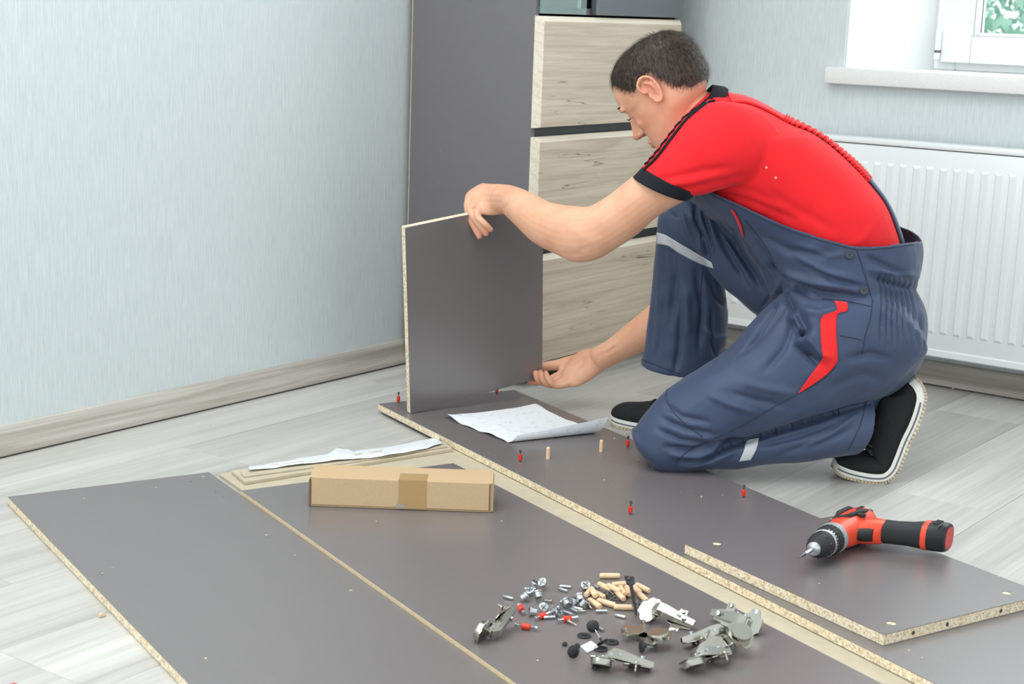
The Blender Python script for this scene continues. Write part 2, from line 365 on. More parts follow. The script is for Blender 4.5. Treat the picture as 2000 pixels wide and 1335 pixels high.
# ------------------------------------------------------------------ boards
def board(name, label, corner, ang, length, width, z, th, holes=(), edge=None, group=None, edge_holes=()):
    """corner = far left corner; local x runs along the length, local y along the width; holes = (pixel on top surface, radius)"""
    r = empty(name, (corner[0], corner[1], z), math.radians(ang), label, 'board', group)
    Rm = Matrix.Translation((corner[0], corner[1], z)) @ Matrix.Rotation(math.radians(ang), 4, 'Z'); inv = Rm.inverted()
    lt = .0011
    MB().box(0, length, 0, width, lt, th-lt).build('core', M['core'], r)
    MB().box(0, length, 0, width, 0, lt).build('laminate_bottom', M['laminate'], r)
    b = bmesh.new()
    def loop(pts):
        vs = [b.verts.new((p[0], p[1], th)) for p in pts]
        return [b.edges.new((vs[i], vs[(i+1) % len(vs)])) for i in range(len(vs))]
    ed = loop([(0, 0), (length, 0), (length, width), (0, width)])
    for (px, py), rad in holes:
        c = inv @ onz(px, py, z+th)
        if rad < c.x < length-rad and rad < c.y < width-rad:
            ed += loop([(c.x+rad*math.cos(2*PI*i/14), c.y+rad*math.sin(2*PI*i/14)) for i in range(14)])
    bmesh.ops.triangle_fill(b, edges=ed, use_beauty=True)
    for f in b.faces:
        if f.normal.z < 0: f.normal_flip()
    ex = bmesh.ops.extrude_face_region(b, geom=b.faces[:])
    for q in ex['geom']:
        if isinstance(q, bmesh.types.BMVert): q.co.z -= lt
    bmesh.ops.recalc_face_normals(b, faces=b.faces[:])
    me = D.meshes.new('laminate_top'); b.to_mesh(me); b.free(); link('laminate_top', me, M['laminate'], r)
    if edge: MB().box(0, length, -.0008, 0, .0005, th-.0005).build('edge_band', edge, r)
    return r, Rm
Lh = [((164.5, 971), .0035), ((304.5, 950), .0035), ((384, 919.5), .0035), ((397, 929), .0045), ((373, 940), .002), ((421, 961), .002), ((436, 971), .002), ((219, 1106), .0025), ((525, 1051.5), .0025), ((402, 1283.5), .003), ((685, 1151), .0035), ((667, 1138), .002)]
board('panel_board', 'leftmost taupe laminate board lying flat on the floor', (.285, -2.238), -22.2, 1.9, .3868, .0, .016, Lh)
n_ = Vector((math.sin(math.radians(22.2)), math.cos(math.radians(22.2)))); 
board('panel_board', 'taupe laminate board under the cardboard box and the hardware pile', (.580, -1.939), -22.2, 1.9, .455, .0065, .016, [((735, 1019), .002), ((978, 1205), .0015)], M['edge_tan'])
board('panel_board', 'long taupe board the man kneels on with upright dowels', (.316, -1.248), -22.75, 2.05, .363, .0065, .016, [((1400, 990), .001)])
tb, TBM = board('shelf_board', 'short taupe board stacked on the long one carrying the drill', (1.391, -1.687), -20.4, .4626, .36, .0225, .018, [((1400, 1061), .0075), ((1741, 1216), .0075), ((1966, 1157), .0075), ((1628, 1013), .006)])
for yy in (.062, .135, .255, .318):
    h = MB().cyl((.4626-.006, yy, .009), (.4626+.0002, yy, .009), .0035).build('dowel_hole', M['darksteel'], tb)
# board being stood up by the man (rectangle .36 x .439, rolled and leaning slightly)
psi, th_, lam = .59, .137, -.14
fh = Vector((fw.x, fw.y, 0)).normalized(); rh = Vector((fh.y, -fh.x, 0))
def camw(u, v, z): return Vector((CAM.x, CAM.y, 0)) + rh*u + fh*v + Vector((0, 0, z))
e_ = Vector((math.cos(psi)*math.cos(th_), math.sin(psi)*math.cos(th_), math.sin(th_))); nn = Vector((-math.sin(psi), math.cos(psi), 0)); uu = -e_.cross(nn)
if uu.z < 0: uu = -uu
ww = uu*math.cos(lam) + nn*math.sin(lam); nb = e_.cross(ww).normalized()
if nb.y < 0: nb = -nb
def w3(q): return rh*q.x + fh*q.y + Vector((0, 0, q.z))
E3, W3, N3 = w3(e_), w3(ww), w3(nb); P3 = camw(-.222, 3.551, .0233)
sb = empty('shelf_board', P3, 0, 'square taupe board held upright by the man', 'board')
sb.matrix_world = Matrix(((E3.x, N3.x, W3.x, P3.x), (E3.y, N3.y, W3.y, P3.y), (E3.z, N3.z, W3.z, P3.z), (0, 0, 0, 1)))
MB().box(0, .36, .001, .015, 0, .439).build('core', M['core'], sb)
MB().box(0, .36, 0, .001, 0, .439).build('laminate_front', M['laminate'], sb)
MB().box(0, .36, .015, .016, 0, .439).build('laminate_back', M['laminate'], sb)
for xx in (.075, .165): MB().cyl((xx, .008, .436), (xx, .008, .4393), .003).build('dowel_hole', M['edge_tan'], sb)

# packing sheet, folded strip, plastic film
def poly_floor(pts, z): return [tuple(onz(x, y, z))[:2] for x, y in pts]
ps = MB().prism(poly_floor([(428, 931), (470, 922), (872, 874), (960, 900), (1900, 1400), (1500, 1400), (1000, 1150), (540, 1010)], .0), .0, .0058).build('packing_sheet', M['cream'])
tag(ps, 'cream fibreboard packing sheet showing between the boards', 'sheet')
fs_ = empty('folded_cardboard', onz(660, 905, .006), 0, 'flattened cream cardboard strip behind the cardboard box', 'cardboard')
T_ = Matrix.Translation(-onz(660, 905, .006))
MB(T_).prism(poly_floor([(452, 925), (868, 868), (884, 882), (478, 947)], .006), .006, .013, bev=.001).build('strip', M['cream'], fs_)
MB(T_).prism(poly_floor([(470, 921), (690, 893), (866, 867), (874, 872), (690, 902), (476, 931)], .015), .013, .0165, bev=.001).build('flap', M['cream'], fs_)
b = bmesh.new()
pa = [(485, 911), (560, 899), (640, 885), (662, 872), (690, 879), (760, 871), (830, 857), (852, 854)]; pb = [(487, 919), (560, 910), (640, 901), (668, 898), (700, 895), (765, 888), (835, 875), (866, 865)]
ra_ = []
for i, (p, q) in enumerate(zip(pa, pb)):
    row = []
    for k in range(5):
        s = k/4; z = .002+.0175*s+.006*math.sin(s*PI)+.003*math.sin(i*2.1+k)*math.sin(s*PI)
        row.append(b.verts.new(onz(p[0]+(q[0]-p[0])*s, p[1]+(q[1]-p[1])*s, z)))
    ra_.append(row)
for a, c in zip(ra_, ra_[1:]):
    for k in range(4): b.faces.new((a[k], a[k+1], c[k+1], c[k]))
bmesh.ops.subdivide_edges(b, edges=b.edges[:], cuts=2, use_grid_fill=True)
for q in b.verts: q.co += Vector((0, 0, 1))*mnoise.noise(q.co*70)*.004
bmesh.ops.solidify(b, geom=b.faces[:], thickness=.0004)
me = D.meshes.new('plastic_film'); b.to_mesh(me); b.free()
def film_mat():
    m, nt, b_, N, L = newmat('printed_film'); v = mapping(N, L, (1, 1, 1)); n = tex_noise(N, L, v, 42, 1); n2 = tex_noise(N, L, v, 260, 2)
    k = ramp(N, L, n, [(.6, (0, 0, 0)), (.64, (1, 1, 1))]); k2 = ramp(N, L, n2, [(.52, (0, 0, 0)), (.6, (.8, .8, .8))])
    k3 = mixc(N, L, 1.0, k, k2, 'MULTIPLY'); hue = ramp(N, L, tex_noise(N, L, v, 30, 0), [(.45, (.75, .25, .22)), (.55, (.25, .40, .65))])
    L.new(mixc(N, L, k3, (.86, .89, .92), hue), b_.inputs['Base Color']); b_.inputs['Roughness'].default_value = .3; return m
pf = link('plastic_film', me, film_mat(), None, True); tag(pf, 'crumpled white printed plastic film lying along the cardboard strip', 'film')

# cardboard box
BXL, BXD, BXH = .333, .082, .0565
bx = empty('cardboard_box', (.741, -1.924, .0228), math.radians(36), 'closed brown cardboard box with a strip of tape', 'box')
MB().box(.002, BXL-.002, .001, BXD, 0, BXH-.002, .0012, 2).build('carton', M['kraft'], bx, angle=40)
lid = MB().box(0, BXL, -.0015, BXD, BXH-.002, BXH, .0008).box(.004, BXL-.006, -.002, -.0004, .0045, BXH-.001, .0006).build('lid', M['kraft'], bx)
MB().box(-.0016, .0006, .006, BXD-.004, .001, BXH-.006, .0005).box(-.0008, .0012, .0, .004, .004, BXH-.012).build('side_flap', M['kraft'], bx)
MB().box(BXL-.004, BXL+.0012, .002, BXD-.004, .001, BXH-.004, .0005).build('side_flap', M['kraft'], bx)
dkm = simple('kraft_slit_shade', (.16, .09, .04), .9)  # darkened kraft colour, stands in for the shade inside the flap slits
MB().box(BXL-.0062, BXL-.0046, -.0024, .0006, .004, BXH-.004).build('flap_gap', dkm, bx)
MB().box(-.0004, .0036, -.0012, .0002, .004, BXH-.006).build('flap_gap', dkm, bx)
tp = MB(); tp.box(.162, .213, -.0026, -.0019, .003, BXH+.0006, .0002).box(.162, .213, -.0026, .040, BXH, BXH+.0007, .0002)
tp.build('tape', M['tape'], bx)
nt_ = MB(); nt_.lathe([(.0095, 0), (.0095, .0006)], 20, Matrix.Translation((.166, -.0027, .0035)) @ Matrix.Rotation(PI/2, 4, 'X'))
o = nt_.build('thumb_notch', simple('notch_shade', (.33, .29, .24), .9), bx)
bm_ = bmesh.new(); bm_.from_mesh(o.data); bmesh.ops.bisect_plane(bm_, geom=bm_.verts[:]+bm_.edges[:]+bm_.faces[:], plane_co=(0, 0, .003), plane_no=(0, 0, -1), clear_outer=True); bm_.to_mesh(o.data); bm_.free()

# instruction sheet with a curled near edge
def paper_mat():
    m, nt, b_, N, L = newmat('printed_paper'); tc = N.new('ShaderNodeTexCoord')
    def mp(s):
        q = N.new('ShaderNodeMapping'); q.inputs['Scale'].default_value = s; L.new(tc.outputs['UV'], q.inputs['Vector']); return q.outputs['Vector']
    blk = ramp(N, L, tex_noise(N, L, mp((9, 12, 1)), 1, 1), [(.56, (0, 0, 0)), (.62, (1, 1, 1))]); chars = ramp(N, L, tex_noise(N, L, mp((170, 45, 1)), 1, 1, .5), [(.60, (0, 0, 0)), (.64, (1, 1, 1))])
    k = mixc(N, L, 1.0, blk, chars, 'MULTIPLY'); L.new(mixc(N, L, k, (.88, .90, .92), (.30, .32, .36)), b_.inputs['Base Color']); b_.inputs['Roughness'].default_value = .65; return m
zt = .0228
A_, B_, C_, D_ = onz(866, 815, zt), onz(1046, 791, zt), onz(1160, 845, zt), onz(990, 864, zt)
b = bmesh.new(); uv = b.loops.layers.uv.new('UV'); G = []; NS, NT = 24, 40
nrm_edge = ((C_-B_)+(D_-A_)).normalized()
for j in range(NT+1):
    row = []
    for i in range(NS+1):
        s, t_ = i/NS, j/NT
        if t_ <= .84:
            tt = t_/.84; p = A_.lerp(B_, s).lerp(D_.lerp(C_, s), tt); z = .0006+.0035*max(0, math.sin(s*7+tt*9+.6))*(.3+abs(s-.5))*1.3 + .0025*abs(math.sin(tt*11))*(1-s)**3
            if s < .12 and tt < .18: z += .006*(1-s/.12)*(1-abs(tt-.06)/.12) if abs(tt-.06) < .12 else 0
            p = p + Vector((0, 0, z))
        else:
            q = (t_-.84)/.16; a = q*1.75; L0 = .026*(.55+.45*s+.3*s*s); p = D_.lerp(C_, s) + nrm_edge*(math.sin(a)*L0*.62) + Vector((0, 0, .0008+(1-math.cos(a))*L0*.95))
            p += (C_-D_).normalized()*q*.02
        row.append(b.verts.new(p))
    G.append(row)
for j in range(NT):
    for i in range(NS):
        f = b.faces.new((G[j][i], G[j][i+1], G[j+1][i+1], G[j+1][i]))
        for l, (ii, jj) in zip(f.loops, ((i, j), (i+1, j), (i+1, j+1), (i, j+1))): l[uv].uv = (ii/NS, 1-jj/NT)
bmesh.ops.recalc_face_normals(b, faces=b.faces[:])
me = D.meshes.new('instruction_sheet'); b.to_mesh(me); b.free()
pp = link('instruction_sheet', me, paper_mat(), None, True); tag(pp, 'white printed instruction sheet with curled edge on the long board', 'paper')

# ------------------------------------------------------------------ fittings standing in the long board
ZK = .0226
def make_bolt():
    t = empty('connecting_bolt')
    MB().lathe([(.0022, .0), (.0022, .003), (.0015, .0034), (.0015, .0205), (.0027, .0216), (.0030, .0232), (.0024, .0248), (.001, .0252)], 12).build('pin', M['darksteel'], t, angle=40)
    g = MB(); g.lathe([(.0028, .0028), (.0034, .0036), (.0034, .0148), (.0026, .0156)], 12)
    for a in range(5): g.box(-.0007, .0007, .0030, .0042, .0036, .0150, M=Matrix.Rotation(a*2*PI/5+.4, 4, 'Z'))
    g.build('sleeve', M['redpl'], t, angle=40); return t
bolt0 = make_bolt()
SP = [((778, 786), 'red sleeved bolt at the far left end of the long board'), ((970, 769), 'red sleeved bolt beneath the raised edge of the held board'),
      ((1016, 901), 'red sleeved bolt standing nearest the curled paper'), ((1226, 873), 'red sleeved bolt standing right beside the man\'s knee'),
      ((1231, 1004), 'red sleeved bolt alone near the left edge of the long board'), ((1452, 971), 'red sleeved bolt behind the kneeling leg near the floor edge')]
for i, (p, lb) in enumerate(SP):
    o = bolt0 if i == 0 else copy_tree(bolt0)
    o.location = onz(*p, ZK); o.rotation_euler = (0, 0, i*1.1); tag(o, lb, 'bolt', 'red bolts standing in the long board')
dw = MB().lathe([(.0032, -.001), (.0042, .0), (.0042, .0225), (.003, .0243)], 14).mesh('wooden_dowel'); dw.materials.append(M['dowel'])
for p, lb in (((1070, 895), 'upright wooden dowel left of its twin on the long board'), ((1174, 881), 'upright wooden dowel nearer the man\'s knee on the long board')):
    o = D.objects.new('wooden_dowel', dw); COL.objects.link(o); o.location = onz(*p, ZK); tag(o, lb, 'dowel', 'dowels standing in the long board')

# ------------------------------------------------------------------ cordless drill lying on the short board
# local frame: +x towards the bit, +y along the handle, z up (the drill lies on its side)
dz = .0405+.031
dr = empty('cordless_drill', (1.606, -1.470, .0412), 0, 'red and black cordless drill lying on the short board', 'drill')
dr.rotation_euler = (0, 0, -PI/2+.02)
Tz = Matrix.Translation((0, 0, .031))
RX = Tz @ Matrix.Rotation(PI/2, 4, 'Y')     # lathe axis along +x
def ring_el(x, cy, cz, ry_, rz_, n=22, e=2.4):
    out = []
    for k in range(n):
        a = 2*PI*k/n; c, s = math.cos(a), math.sin(a)
        out.append((x, cy+ry_*math.copysign(abs(c)**(2/e), c), cz+rz_*math.copysign(abs(s)**(2/e), s)))
    return out
hs = MB(Tz); hs.loft([ring_el(-.030, .002, 0, .012, .014), ring_el(-.026, .002, 0, .021, .021), ring_el(-.012, .002, 0, .027, .0265), ring_el(.03, .001, 0, .0285, .0275), ring_el(.06, 0, 0, .027, .0265), ring_el(.085, 0, 0, .0235, .0235), ring_el(.10, 0, 0, .022, .022)])
hs.build('motor_housing', M['orangepl'], dr, angle=45)
def sec(y, cx, rx_, rz_, n=22, e=2.6):
    out = []
    if y > .05: y = .05+(y-.05)*.86; cx -= (y-.05)*.12
    for k in range(n):
        a = 2*PI*k/n; c, s = math.cos(a), math.sin(a)
        out.append((cx+rx_*math.copysign(abs(c)**(2/e), c), y, rz_*math.copysign(abs(s)**(2/e), s)))
    return out
MB(Tz).loft([sec(.008, .030, .040, .020), sec(.022, .028, .036, .0215), sec(.036, .022, .030, .021), sec(.05, .017, .0255, .0205), sec(.056, .015, .022, .019)]).build('grip_neck', M['orangepl'], dr, angle=45)
MB(Tz).loft([sec(.05, .012, .0225, .0195), sec(.075, .006, .0205, .0195), sec(.10, -.002, .0205, .0205), sec(.122, -.009, .0235, .0235), sec(.128, -.011, .024, .024)]).build('handle', M['blackrub'], dr, angle=45)
MB(Tz).loft([sec(.124, -.0105, .0248, .0247), sec(.134, -.0125, .0252, .0252)]).build('battery_collar', M['orangepl'], dr, angle=45)
bt = MB(Tz).loft([sec(.133, -.0125, .0245, .0245), sec(.160, -.016, .0248, .0248), sec(.166, -.017, .0235, .0235), sec(.168, -.017, .0215, .0215)]).build('battery', M['black'], dr, angle=45)
MB(Tz).loft([sec(.1681, -.017, .0185, .0185), sec(.1690, -.017, .018, .018)]).build('battery_label', simple('red_label', (.55, .03, .03), .4, var=.35, bscale=900), bt)
vb = MB(Tz)
for k in range(4): vb.box(-.036+.006*k, -.033+.006*k, .126, .138, .0222, .0260, .0008)
vb.build('release_button', M['blackrub'], bt)
MB(Tz).box(-.024, .0, .1395, .142, .0235, .0252).build('latch_slot', M['dark_rail'], bt)
MB(Tz).loft([sec(.022, .056, .010, .011), sec(.036, .050, .011, .0115), sec(.046, .042, .009, .011)]).build('trigger', M['black'], dr, angle=45)
# black overmould band, speed switch, vents on the housing
ob = MB(Tz)
for s in (1, -1):
    ob.tube([(.062, -.016, s*.0225), (.04, -.020, s*.0235), (.0, -.020, s*.0225), (-.028, -.016, s*.0135)], [.003, .005, .005, .003], 8)
    ob.tube([(.066, -.012, s*.0245), (.055, .004, s*.0275), (.02, .010, s*.0275), (-.024, .012, s*.0185)], [.0025, .0045, .0055, .004], 8)
ob.tube([(.064, -.014, -.0235), (.066, -.026, -.008), (.066, -.027, .008), (.064, -.014, .0235)], .003, 8)
ob.build('overmould', M['blackrub'], dr, smooth=True)
MB(Tz).box(.030, .038, .012, .026, .024, .0305, .001).build('direction_switch', M['black'], dr)
vt = MB(Tz)
for k in range(4): vt.box(-.016+.007*k, -.0125+.007*k, -.004, .003, .0262, .0278, .0004)
vt.build('vent', M['black'], dr)
MB(Tz).box(.012, .05, -.0292, -.0272, -.008, .008, .001).build('speed_slider', M['redpl'], dr)
co = MB(RX).lathe([(.022, .098), (.0265, .100), (.0265, .108), (.0255, .112)], 28)
co.build('torque_collar', simple('grey_ring', (.30, .31, .32), .4), dr, angle=35)
g = MB(RX); g.lathe([(.0235, .111), (.0245, .112), (.0245, .128), (.0235, .129)], 28)
for k in range(24): g.box(.0238, .0254, -.0012, .0012, .113, .127, M=Matrix.Rotation(k*2*PI/24, 4, 'Z'))
g.build('torque_ring', M['blackrub'], dr, angle=35)
g = MB(RX); g.lathe([(.0222, .128), (.0228, .130), (.0228, .138), (.0215, .139)], 28)
for k in range(28): g.box(.0222, .0234, -.0009, .0009, .1305, .1375, M=Matrix.Rotation(k*2*PI/28, 4, 'Z'))
g.build('knurled_ring', M['steel'], dr, angle=35)
g = MB(RX); g.lathe([(.0212, .138), (.0218, .143), (.0205, .160), (.0165, .172), (.0125, .177)], 28)
for k in range(10): g.box(.017, .0218, -.0014, .0014, .144, .160, .0008, M=Matrix.Rotation(k*2*PI/10, 4, 'Z'))
ck = g.build('chuck', M['blackrub'], dr, angle=35)
MB(RX).lathe([(.0125, .176), (.0115, .180), (.0075, .183), (.0042, .184)], 24).build('chuck_nose', M['steel'], ck, angle=35)
MB(RX).lathe([(.0038, .18), (.0038, .21), (.0030, .212)], 6).build('bit_holder', M['steel'], ck)
MB(RX).lathe([(.0030, .211), (.0030, .222), (.0021, .226), (.0006, .236)], 8).build('screwdriver_bit', M['darksteel'], ck)

# ------------------------------------------------------------------ hardware pile on the middle board
ZM = .0228
def lay(o, a, b, z, dz1=0.0, roll=0.0):
    """put a long thing (local x axis, centred) with its ends at two picture points of the board's plane"""
    A = onz(*a, z); B = onz(*b, z+dz1); d = B-A
    o.rotation_mode = 'QUATERNION'; o.rotation_quaternion = d.to_track_quat('X', 'Z') @ Euler((roll, 0, 0)).to_quaternion(); o.location = (A+B)/2
    return o
c7 = lambda x, y: (1140+x*.19, 1100+y*.19)
c6 = lambda x, y: (900+x*.1798, 1090+y*.1798)
RXm = Matrix.Rotation(PI/2, 4, 'Y')
ld = MB(RXm).lathe([(.0034, -.0165), (.0044, -.015), (.0046, -.0), (.0044, .015), (.0034, .0165)], 12).mesh('wooden_dowel'); ld.materials.append(M['dowel'])
for p in ld.polygons: p.use_smooth = True
ld.set_sharp_from_angle(angle=math.radians(50))
DW = [(170, 125, 365, 125, 0, 'pale wooden dowel lying apart behind the hardware pile'), (150, 205, 290, 275, .004, 'wooden dowel at the rear left of the dowel heap'), (250, 225, 370, 285, .008, 'wooden dowel resting across the rear middle of the dowel heap'), (310, 260, 440, 395, .004, 'wooden dowel pointing forward in the middle of the dowel heap'), (70, 235, 130, 355, .008, 'wooden dowel lying on top at the left end of the dowel heap'), (20, 330, 90, 250, 0, 'leftmost wooden dowel of the heap touching the zinc cam locks'), (100, 290, 205, 345, 0, 'wooden dowel half hidden beneath the one on top at left'),
      (55, 370, 170, 445, .002, 'wooden dowel at the front left slanting toward the lone steel pin'), (140, 375, 325, 430, 0, 'wooden dowel lying level along the front left of the heap'), (330, 445, 510, 450, 0, 'wooden dowel in front of the tip of the black flat wrench'), (330, 215, 450, 205, 0, 'wooden dowel along the back behind the black wrench head'), (360, 215, 435, 345, .004, 'wooden dowel just left of the black flat wrench'), (430, 215, 480, 345, .002, 'wooden dowel pinned under the black flat wrench'), (530, 210, 685, 290, 0, 'rightmost long wooden dowel lying behind the hinges'), (500, 230, 570, 290, .003, 'wooden dowel tucked right of the black wrench head'), (570, 310, 645, 380, 0, 'wooden dowel nearest the slotted hinge arm')]
for x0, y0, x1, y1, z, lb in DW:
    o = D.objects.new('wooden_dowel', ld); COL.objects.link(o); a, b_ = c7(x0, y0), c7(x1, y1)
    A = onz(*a, ZM+.0046+z); B = onz(*b_, ZM+.0046+z); c = (A+B)/2; d = B-A
    o.location = c; o.rotation_euler = (0, 0, math.atan2(d.y, d.x))
    tag(o, lb or 'pale wooden dowel in the jumbled heap around the black flat wrench', 'dowel', 'wooden dowels lying in the hardware pile')
# shelf pins
sp = MB(RXm).lathe([(.0022, -.009), (.0026, -.0083), (.0026, -.001), (.0023, -.0007), (.0023, .0003), (.0026, .0006), (.0026, .0083), (.0018, .009)], 12).mesh('shelf_pin'); sp.materials.append(M['steel'])
for p in sp.polygons: p.use_smooth = True
sp.set_sharp_from_angle(angle=math.radians(35))
PN = [(470, 410, 565, 435, 'bright steel pin lying alone left of the zinc cam locks'), (1085, 300, 1190, 310, 'upper of two parallel steel pins behind the small brassy screws'), (1060, 325, 1165, 355, 'lower of two parallel steel pins behind the small brassy screws'), (705, 330, 805, 330, 'steel pin lying between the two rear zinc cam locks'), (905, 640, 1020, 635, 'steel pin at the front between two red sleeved bolts'), (1190, 540, 1275, 580, 'left one of two crossed steel pins in front of the cam locks'), (1220, 530, 1320, 555, 'right one of two crossed steel pins in front of the cam locks'), (1475, 570, 1585, 570, 'bright steel pin in front of the lying dowels'), (1690, 615, 1778, 635, 'steel pin just behind the upturned hinge screws'), (1115, 575, 1215, 610, 'steel pin above the frontmost red sleeved bolt'), (1450, 290, 1490, 315, 'steel pin peeping out behind the leftmost dowels'), (1490, 740, 1540, 770, 'steel pin beside the tilted black capped nail')]
for x0, y0, x1, y1, lb in PN:
    o = D.objects.new('shelf_pin', sp); COL.objects.link(o); A = onz(*c6(x0, y0), ZM+.003); B = onz(*c6(x1, y1), ZM+.003); d = B-A
    o.location = (A+B)/2; o.rotation_euler = (0, 0, math.atan2(d.y, d.x)); tag(o, lb or 'small bright steel pin among the loose cam locks and bolts', 'pin', 'steel pins in the hardware pile')
# cam locks
def make_cam():
    t = empty('cam_lock')
    MB().lathe([(.0035, -.0055), (.0058, -.0055), (.0058, .0025), (.0074, .003), (.0074, .0048), (.0062, .0055), (.006, .0046), (.0028, .0046), (.0028, .0054)], 20).build('barrel', M['steel'], t, angle=35)
    MB().box(-.0052, .0052, -.0009, .0009, .0044, .0058).box(-.0009, .0009, -.0052, .0052, .0044, .0058).build('cross_slot', M['darksteel'], t); return t
cam0 = make_cam(); first = True
CAML = ['zinc cam lock furthest back in the left cluster', 'zinc cam lock lying flat beside the furthest back one', 'zinc cam lock at the left front of the left cluster facing the camera', 'zinc cam lock at the right front of the left cluster facing the camera', 'zinc cam lock in the middle of the left cluster', 'zinc cam lock touching the rear of the wooden dowels', 'zinc cam lock left of the crossed steel pins', 'zinc cam lock touching the front of the leftmost dowel', 'zinc cam lock beside the slanting brassy screw', "zinc cam lock behind the lone hinge's red bolts", 'zinc cam lock behind the buried red bolt', 'zinc cam lock above the pin between the red bolts', 'zinc cam lock sitting on top of the cluster by the dowels']
for k, (x, y, rx, ry_, z) in enumerate([(890, 265, .9, .2, .004), (800, 285, .3, .2, 0), (695, 415, .95, -.25, 0), (840, 390, .75, .2, .002), (760, 360, .3, .5, 0), (1350, 300, .6, .5, 0), (1240, 470, .2, .3, 0), (1340, 480, .5, -.4, .002), (1150, 485, 1.2, .4, 0), (780, 575, 1.4, .2, 0), (900, 530, 1.2, .6, 0), (1040, 575, 1.1, -.4, 0), (1290, 430, .4, 1.0, .006)]):
    o = cam0 if first else copy_tree(cam0); first = False
    o.location = onz(*c6(x, y), ZM+.0075+z); o.rotation_euler = (rx, ry_, k*1.3)
    tag(o, CAML[k], 'cam lock', 'cam locks in the hardware pile')
# lying bolts with red sleeves
def make_lying():
    t = empty('connecting_bolt')
    MB(RXm).lathe([(.0030, -.017), (.0030, -.0145), (.0016, -.0135), (.0016, -.006), (.0024, -.005), (.0026, .014), (.0032, .0148), (.0032, .0175), (.002, .018)], 12).build('pin', M['steel'], t, angle=40)
    MB(RXm).lathe([(.0034, -.007), (.0046, -.0062), (.0046, .0055), (.0036, .0065)], 12).build('sleeve', M['redpl'], t, angle=40); return t
lb0 = make_lying()
for k, (x0, y0, x1, y1, lb) in enumerate([(590, 720, 830, 755, 'red sleeved steel bolt lying beside the lone nickel hinge'), (620, 485, 690, 600, 'red sleeved bolt pointing towards the lone hinge from the cam locks'), (1050, 670, 1265, 640, 'red sleeved bolt at the front of the small steel cluster'), (800, 650, 970, 590, 'red sleeved bolt buried among springs and cam locks')]):
    o = lb0 if k == 0 else copy_tree(lb0)
    A = onz(*c6(x0, y0), ZM+.0048); B = onz(*c6(x1, y1), ZM+.0048); d = B-A; o.location = (A+B)/2; o.rotation_euler = (0, 0, math.atan2(d.y, d.x)); tag(o, lb, 'bolt', 'red bolts lying in the hardware pile')
# small screws
sw = MB(RXm).lathe([(.0034, -.0085), (.0036, -.0078), (.0018, -.006), (.0016, -.005), (.0020, -.0042), (.0015, -.003), (.0020, -.002), (.0015, -.001), (.0020, 0), (.0015, .001), (.0020, .002), (.0014, .003), (.0018, .004), (.0012, .005), (.0004, .0085)], 10).mesh('screw'); 
for p in sw.polygons: p.use_smooth = True
sw.set_sharp_from_angle(angle=math.radians(45)); sw2 = sw.copy(); sw.materials.append(M['nickel']); sw2.materials.append(M['darksteel'])
rd = random.Random(5)
for (x0, y0, x1, y1), lb in zip([(975, 465, 905, 455), (1085, 465, 1140, 525), (1280, 575, 1360, 570), (1330, 500, 1345, 540), (1190, 690, 1235, 715), (1380, 500, 1420, 540)], ['brassy screw in front of the left cam lock cluster', 'brassy screw slanting behind the crossed steel pins', 'brassy screw in front of the crossed steel pins', "brassy screw buried beside the dowels' left end", 'brassy screw beside the frontmost red sleeved bolt', 'brassy screw touching the front left dowel']):
    o = D.objects.new('screw', sw); COL.objects.link(o); A = onz(*c6(x0, y0), ZM+.0035); B = onz(*c6(x1, y1), ZM+.0025); d = B-A; o.location = (A+B)/2; o.rotation_euler = (0, .1, math.atan2(d.y, d.x)); tag(o, lb, 'screw', 'small screws in the hardware pile')
for k in range(22):
    if k < 12: p = c7(rd.uniform(195, 340), rd.uniform(290, 385))
    else: p = c7(rd.uniform(470, 700), rd.uniform(360, 450))
    o = D.objects.new('screw', sw2); COL.objects.link(o); o.location = onz(*p, ZM+.003+rd.uniform(0, .005)); o.rotation_euler = (0, rd.uniform(-.4, .4), rd.uniform(0, 6)); o.scale = (.8,)*3
    tag(o, 'tiny dark screw scattered between the dowels and hinges', 'screw', 'dark screws in the hardware pile')
# black plastic caps with nails
def make_cap():
    t = empty('nail_cap')
    MB().lathe([(.0016, -.007), (.002, -.002), (.0085, -.001), (.0094, .0006), (.0075, .0022), (.0035, .003)], 20).build('cap', M['black'], t, angle=40)
    MB().lathe([(.0003, -.020), (.0010, -.017), (.0010, -.003)], 8).build('nail', M['steel'], t); return t
cp0 = make_cap()
for k, (p, rx, rz, z, lb) in enumerate([(c6(1435, 735), 1.25, .5, .0095, 'black capped nail tilted between small pins and white label'), (c6(1220, 1010), 1.3, 1.0, .0095, 'black capped nail lying lowest left of the white label'), (c6(1535, 905), 2.4, 1.5, .010, 'black capped nail upturned behind the bottom hinge'), (c7(600, 850), 1.4, -.6, .0095, 'black capped nail against the front of the hinge heap')]):
    o = cp0 if k == 0 else copy_tree(cp0)
    o.location = onz(*p, ZM+z); o.rotation_euler = (rx, 0, rz); tag(o, lb, 'nail cap', 'black nail caps in the hardware pile')
dk = MB().lathe([(.0095, 0), (.0103, .0005), (.0103, .0018), (.0088, .0026), (.0082, .0018), (.003, .0018), (.0026, .004), (.0012, .005)], 22).mesh('glide_disc'); dk.materials.append(M['blackrub'])
for p, lb in ((c6(1340, 845), 'flat black glide disc left of the upturned black cap'), (c6(1640, 915), 'flat black glide disc right of the upturned black cap'), (c6(1520, 990), 'flat black glide disc touching the white label')):
    o = D.objects.new('glide_disc', dk); COL.objects.link(o); o.location = onz(*p, ZM); tag(o, lb, 'glide disc', 'black glide discs in the hardware pile')
bb = MB().lathe([(.003, 0), (.0042, .001), (.0036, .004), (.0016, .0055)], 8).mesh('plastic_plug'); bb.materials.append(M['blackrub'])
